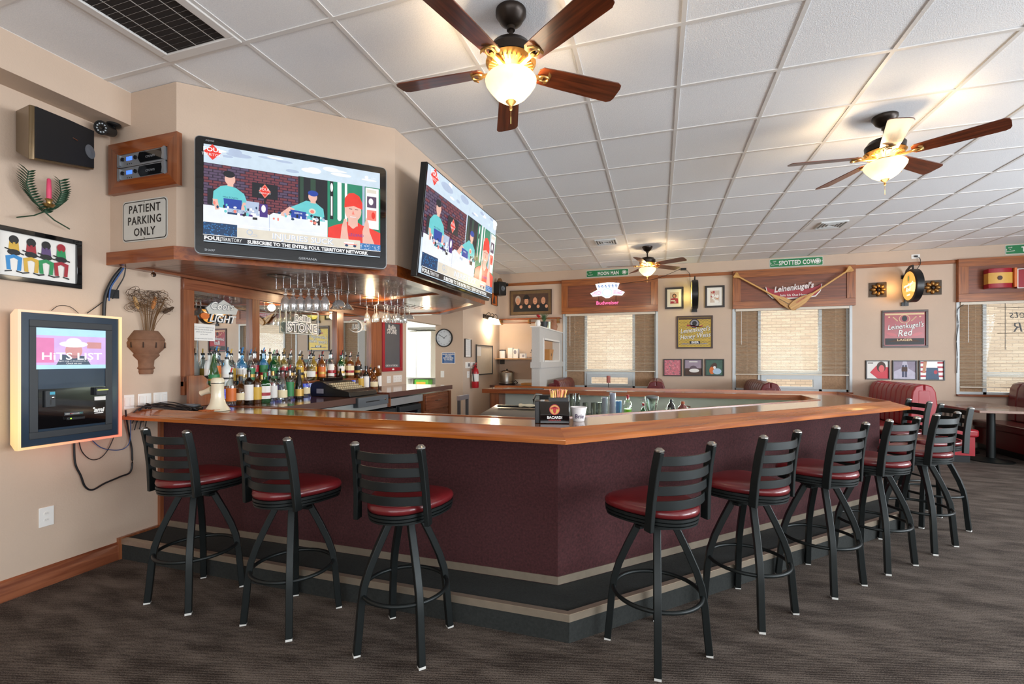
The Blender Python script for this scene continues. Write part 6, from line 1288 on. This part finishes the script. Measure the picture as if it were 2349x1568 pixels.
# ================================================================ THINGS ON THE BAR AND BACK COUNTER
# cash register
p = WX(795, 905, LW+.45); t = thing('cash_register', 'black cash register with raised key deck on the back counter', 'cash register', (LW+.49, (yG0+yG1)/2+3.05-.06, 1.056), pi/2)
MB().prism([(-.26, 0), (.24, 0), (.24, .06), (.0, .10), (-.12, .155), (-.20, .165), (-.25, .14), (-.27, .06)], -.22, .2, 'x').build('body', BLKP, t) if 0 else MB().prism([(.26, 0), (.28, .06), (.26, .13), (.20, .155), (.12, .15), (-.02, .085), (-.21, .05), (-.23, .0)], -.24, .24, 'x').build('body', BLKP, t, bevel=.006)
k = MB()
for i in range(12):
    for j in range(6): x = -.20+i*.034; y = .07-j*.045; z = .128-.0*j; zz = .128+(y-.07)*.43; k.box(x, x+.026, y-.034, y, zz-.01, zz+.008)
k.build('keyboard', mat('key_beige', 'b8a888', .5, var=.25, vs=40), t)
MB().box(-.16, .16, .17, .22, .15, .19).build('display', BLKG, t, bevel=.004)
MB().add([(-.2405, .1, .03), (-.2405, .19, .03), (-.2405, .19, .08), (-.2405, .1, .08)], [(0, 1, 2, 3)]).build('side_label', GREYP, t)
t = thing('cash_till', 'grey steel cash till set in the gap of the back counter', 'cash till', (LW+.62, (yG0+yG1)/2+3.05-.05, .95), pi/2); gw = (yG1-yG0)/2-.03
MB().box(-gw, gw, -.20, .35, 0.0, .10).build('case', DGREY, t, bevel=.003); MB().box(-gw, gw, -.215, -.2, 0.0, .10).build('drawer_front', GREY, t, bevel=.003); MB().box(-gw*.55, gw*.35, -.217, -.214, .045, .055).build('slot', INK, t); MB().lathe([(0, .215), (.012, .215), (.010, .222), (0, .222)], 14, (gw*.75, 0, .055), axis='y').build('lock', CHROME, t)
simple('service_bell', 'small brass-dark hand bell behind the cash register', 'bell', (LW+.17, WX(781, 865, LW+.17).y, 1.215), [('bell', MB().lathe([(0, .08), (.012, .078), (.018, .05), (.04, .01), (.045, 0), (.04, 0), (0, .06)], 20), BRONZE), ('handle', MB().lathe([(0, .07), (.008, .08), (.01, .12), (0, .125)], 10), BRONZE)])
simple('copper_globe', 'round copper globe jar at the right end of the bottle shelf', 'jar', (LW+.30, WX(862, 840, LW+.30).y, 1.066), [('stand', MB().lathe([(0, 0), (.05, 0), (.03, .1), (.03, .16), (0, .16)], 16), BRONZE), ('globe', MB().lathe([(0, .15), (.05, .165), (.075, .21), (.05, .265), (0, .28)], 24), BG['amber'])])
# ceramic tap tower
c = WZ(487, 940, 1.055); t = thing('ceramic_tap', 'cream ceramic pouring tower at the left end of the bar', 'dispenser', (c.x+.03, c.y+.02, 1.052), radians(12))
CER = mat('cream_ceramic', 'e2d6ba', .25, var=.05, coat=.4)
MB().lathe([(0, 0), (.088, 0), (.08, .012), (.055, .05), (.045, .10), (.042, .19), (.046, .2), (.046, .205)], 28).build('pedestal', CER, t); MB().lathe([(.0455, .203), (.0455, .215)], 28, caps=False).build('black_ring', INK, t); MB().lathe([(.046, .212), (.045, .235), (.032, .25), (0, .252)], 28).build('top', CER, t)
SPT = MB().lathe([(.030, .0), (.026, .02), (.020, .06), (.022, .09), (.0, .09)], 18, (.03, 0, 0), axis='x').build('spout', CER, t, loc=(0, 0, 0)); sp_ = SPT; sp_.location = (-.02, 0, .165); sp_.rotation_euler = (0, radians(163), 0)
simple('wooden_paddle_board', 'dark polished wooden board leaning behind the ceramic tower', 'board', (LW+.16, WX(458, 900, LW+.16).y, 1.067), [('board', MB().prism([(-.10, 0), (.06, 0), (.14, .06), (.12, .12), (.05, .18), (.06, .21), (.02, .245), (-.10, .245)], -.012, .012, 'y'), MAHV)], pi/2)
c = WZ(424, 941, 1.052); t = thing('card_terminal', 'black handheld card terminal in its cradle on the bar end', 'card terminal', (c.x, c.y+.02, 1.053), radians(12)); MB().box(-.10, .10, -.045, .045, 0, .028).build('cradle', BLKP, t, bevel=.008); MB().box(-.07, .085, -.038, .038, .026, .046).build('body', GREY, t, bevel=.01); MB().box(-.02, .05, -.02, .015, .0455, .0475).build('display', mat('lcd_blue', '9fb4c8', .2), t)
c = WZ(478, 944, 1.052); t = thing('orange_straws', 'loose pile of orange garnish picks by the ceramic tower', 'picks', (c.x, c.y, 1.052))
tag(t, t['label'], 'picks')
for i in range(22): a = random.uniform(0, pi); x, y = random.uniform(-.05, .05), random.uniform(-.03, .03); MB().bar([(x-.03*cos(a), y-.03*sin(a), .003+.0006*i), (x+.03*cos(a), y+.03*sin(a), .004+.0006*i)], .005, .002).build('pick', ORANGE, t)
# caddy with straws
c = WZ(1262, 971, 1.051); t = thing('bar_caddy', 'black branded napkin caddy full of straws on the bar corner', 'caddy', (c.x, c.y+.05, 1.051), radians(14))
MB().box(-.075, .105, -.05, .08, 0, .135).build('body', BLKG, t, bevel=.004); MB().box(-.105, -.075, -.04, .08, 0, .135).build('side_pocket', BLKP, t, bevel=.003); MB().box(-.02, .10, -.02, .07, .135, .155).build('straw_cup', BLKP, t)
m = MB().ell(.015, .085, .032, .032, -.0505, 0).ell(.015, .085, .028, .028, -.0508, 2).ell(.015, .083, .010, .022, -.0511, 1).ell(.003, .095, .014, .006, -.0511, 1, rot=.5).ell(.027, .095, .014, .006, -.0511, 1, rot=-.5).text('BACARDI', .015, .03, .022, -.0511, 3, off=.0006).text('SUPERIOR RUM', .015, .017, .011, -.0511, 0); m.build('emblem', [REDP, REDP, mat('gold_foil', 'c9a050', .4), WHITE], t, smooth=0)
STW = [mat('straw_orange', 'f0a050', .4), mat('straw_yellow', 'f0d070', .4), mat('straw_pink', 'f09a88', .4)]
for i in range(26): x, y = random.uniform(-.01, .09), random.uniform(-.01, .06); MB().tube([(x, y, .14), (x+random.uniform(-.01, .015)+.15*(x-.04), y, .20+random.uniform(-.008, .006))], .0032, 6).build('straw', random.choice(STW), t)
c = WZ(1325, 967, 1.051); t = thing('foam_cup', 'white foam cup with purple handwritten name beside the caddy', 'cup', (c.x, c.y+.04, 1.051), radians(15)); MB().lathe([(0, 0), (.035, 0), (.05, .082), (.053, .084), (.053, .09), (.047, .09), (.033, .006), (0, .006)], 28).build('cup', mat('foam', 'e9e4e2', .7), t); m = MB().text('Brie', 0, .022, .038, 0, shear=.1, off=.0004, ext=.0002)
for q in m.v: r_ = .0385+.15*(q.z)*1.03; a = q.x/r_; q.x, q.y = r_*sin(a), -r_*cos(a)-.002
m.build('handwriting', PURP, t, smooth=0)
c = WZ(1284, 968, 1.0)
# far-run items on the steel ledge
UZ = .75; YF = 5.33
def far(u, y=YF): return WY(u, 920, y).x
CUP = glassy('plastic_cup', 'e6eaf2', .25, .15, body=.35, bcol='cfd4e2')
def stack(label, u, y, n, r, h, m, grp='stacks of cups on the steel ledge', top=None):
    t = thing('cup_stack', label, 'cups', (far(u, y), y, UZ), 0, grp)
    for i in range(n): MB().lathe([(r*.78, .0), (r, .095), (r+.002, .1), (r-.001, .1), (r*.76, .002)], 18, (0, 0, i*h), caps=False).build('cup', m, t)
stack('tall stack of clear plastic cups, right and nearer one of the pair', 1405, 5.30, 14, .036, .0165, CUP); stack('tall stack of clear plastic cups capped white, left of the pair', 1387, 5.40, 11, .034, .0155, CUP); stack('blue plastic cup stack behind the clear stacks', 1419, 5.45, 8, .034, .016, glassy('blue_cup', '7fa8d8', .2, .1, body=.5, bcol='4f86c8'))
TUM = glassy('tumbler', 'dfe4e2', .22)
tp = MB().lathe([(0, 0), (.036, 0), (.032, .10), (.030, .10), (.033, .008), (0, .008)], 16, caps=False).build('drinking_glass', TUM, loc=(0, 0, 0)); first = True
for (u, y, zz, l) in ((1310, 5.25, .0, 'left, bottom'), (1310, 5.25, .1, 'left, middle'), (1310, 5.25, .2, 'left, top'), (1324, 5.30, .0, 'right, bottom'), (1324, 5.30, .1, 'right, middle'), (1324, 5.30, .2, 'right, top'), (1343, 5.25, 0, 'second group, left low'), (1343, 5.25, .1, 'second group, left high'), (1362, 5.28, 0, 'third group, left low'), (1362, 5.28, .1, 'third group, left high'), (1374, 5.32, 0, 'third group, right low'), (1374, 5.32, .1, 'third group, right high')):
    o = tp if first else tp.copy()
    if not first: COL.objects.link(o)
    first = False; o.location = (far(u, y), y, UZ+zz); tag(o, 'upside-down clear tumbler behind the caddy, '+l, 'glass', 'tumblers stacked on the steel ledge')
x = far(1440); t = thing('liqueur_bottle', 'clear bottle of bright green liqueur with dark red cap', 'bottle', (x, YF, UZ)); MB().lathe([(0, 0), (.042, 0), (.045, .01), (.045, .19), (.03, .225), (.014, .24), (.013, .28), (0, .28)], 24).build('glass_body', BG['clear'], t); MB().lathe([(0, .004), (.0435, .004), (.0435, .135), (0, .135)], 24).build('liqueur', emat('x1', '8adf20', .5) if 0 else mat('green_liqueur', '86d81f', .3), t); MB().lathe([(.016, .25), (.016, .295), (0, .295)], 14).build('cap', RED, t)
x = far(1495); t = thing('blender', 'glass-jar blender with grey lid on the steel ledge', 'blender', (x, YF, UZ)); MB().lathe([(0, 0), (.075, 0), (.08, .03), (.06, .09), (.045, .10), (0, .10)], 20).build('base', BLKP, t); MB().lathe([(.04, .10), (.052, .12), (.072, .27), (.070, .27), (.05, .122), (0, .105)], 20, caps=False).build('jar', TUM, t); MB().lathe([(0, .265), (.074, .265), (.074, .285), (.03, .295), (0, .295)], 20).build('lid', GREY, t); MB().tube([(-.07, 0, .25), (-.115, 0, .24), (-.11, 0, .18), (-.055, 0, .13)], .008, 8).build('handle', TUM, t)
x = far(1475); simple('bitters_bottle', 'small dark red capped bottle left of the blender', 'bottle', (x, 5.4, UZ), [('glass_body', MB().lathe([(0, 0), (.028, 0), (.028, .12), (.012, .15), (.011, .18), (0, .18)], 16), BG['green']), ('cap', MB().lathe([(.013, .17), (.013, .20), (0, .20)], 12), RED)])
x = far(1566); simple('amber_jug', 'amber syrup jug, rightmost on the steel ledge', 'jug', (x, YF, UZ), [('body', MB().lathe([(0, 0), (.06, 0), (.063, .12), (.045, .175), (.02, .20), (.018, .22), (0, .22)], 20), BG['red']), ('cap', MB().lathe([(.02, .21), (.02, .235), (0, .235)], 12), mat('amber_cap', 'a04a28', .4)), ('handle', MB().tube([(.03, 0, .19), (.075, 0, .18), (.065, 0, .12)], .007, 6), BG['red'])])
x = far(1540); simple('dark_jug', 'dark jug with pale label left of the amber jug', 'jug', (x, 5.42, UZ), [('body', MB().lathe([(0, 0), (.055, 0), (.058, .12), (.04, .18), (.018, .21), (.016, .235), (0, .235)], 20), BG['dark']), ('label', MB().lathe([(.059, .04), (.059, .11)], 20, caps=False), PAPER), ('cap', MB().lathe([(.018, .22), (.018, .245), (0, .245)], 12), DGREY)])
for i, u in enumerate((1527, 1537)): simple('squeeze_bottle', 'pale small shaker bottle, %s of two before the dark jug' % ('left', 'right')[i], 'bottle', (far(u, 5.2), 5.2, UZ), [('body', MB().lathe([(0, 0), (.02, 0), (.02, .12), (.008, .16), (0, .18)], 12), mat('pale_green_plastic', 'a8bca4', .4))], 0, 'shaker bottles')
# soda gun on the ice bin side and black mixer tower
c = WY(1240, 930, 5.32); t = thing('soda_gun_holder', 'black soda gun with bent steel hose beside the ice bin', 'soda gun', (c.x+.07, 5.32, .75)); MB().box(-.07, .07, -.06, .06, 0, .27).build('housing', BLKP, t, bevel=.006); MB().tube([(-.12, -.02, .0), (-.14, -.02, .10), (-.15, -.02, .22), (-.12, -.02, .28), (-.05, 0, .27)], .014, 10).build('hose', STEEL, t); MB().box(.07, .12, -.03, .03, .18, .24).build('gun', CHROME, t); MB().box(-.07, .07, -.06, .06, -.75, 0).build('stand', STEEL, t)
simple('menu_clip', 'small steel napkin clip lying on the far bar rail', 'clip', (WY(1415, 893, 5.65).x, 5.66, 1.052), [('clip', MB().box(-.12, .12, -.03, .03, 0, .012), STEEL)])
simple('far_mat', 'thin dark bar mat on the near end of the ice bin run', 'mat', (-1.7, 5.85, 1.051), [('mat', MB().box(-.25, .25, -.12, .12, 0, .008), BLKP)])
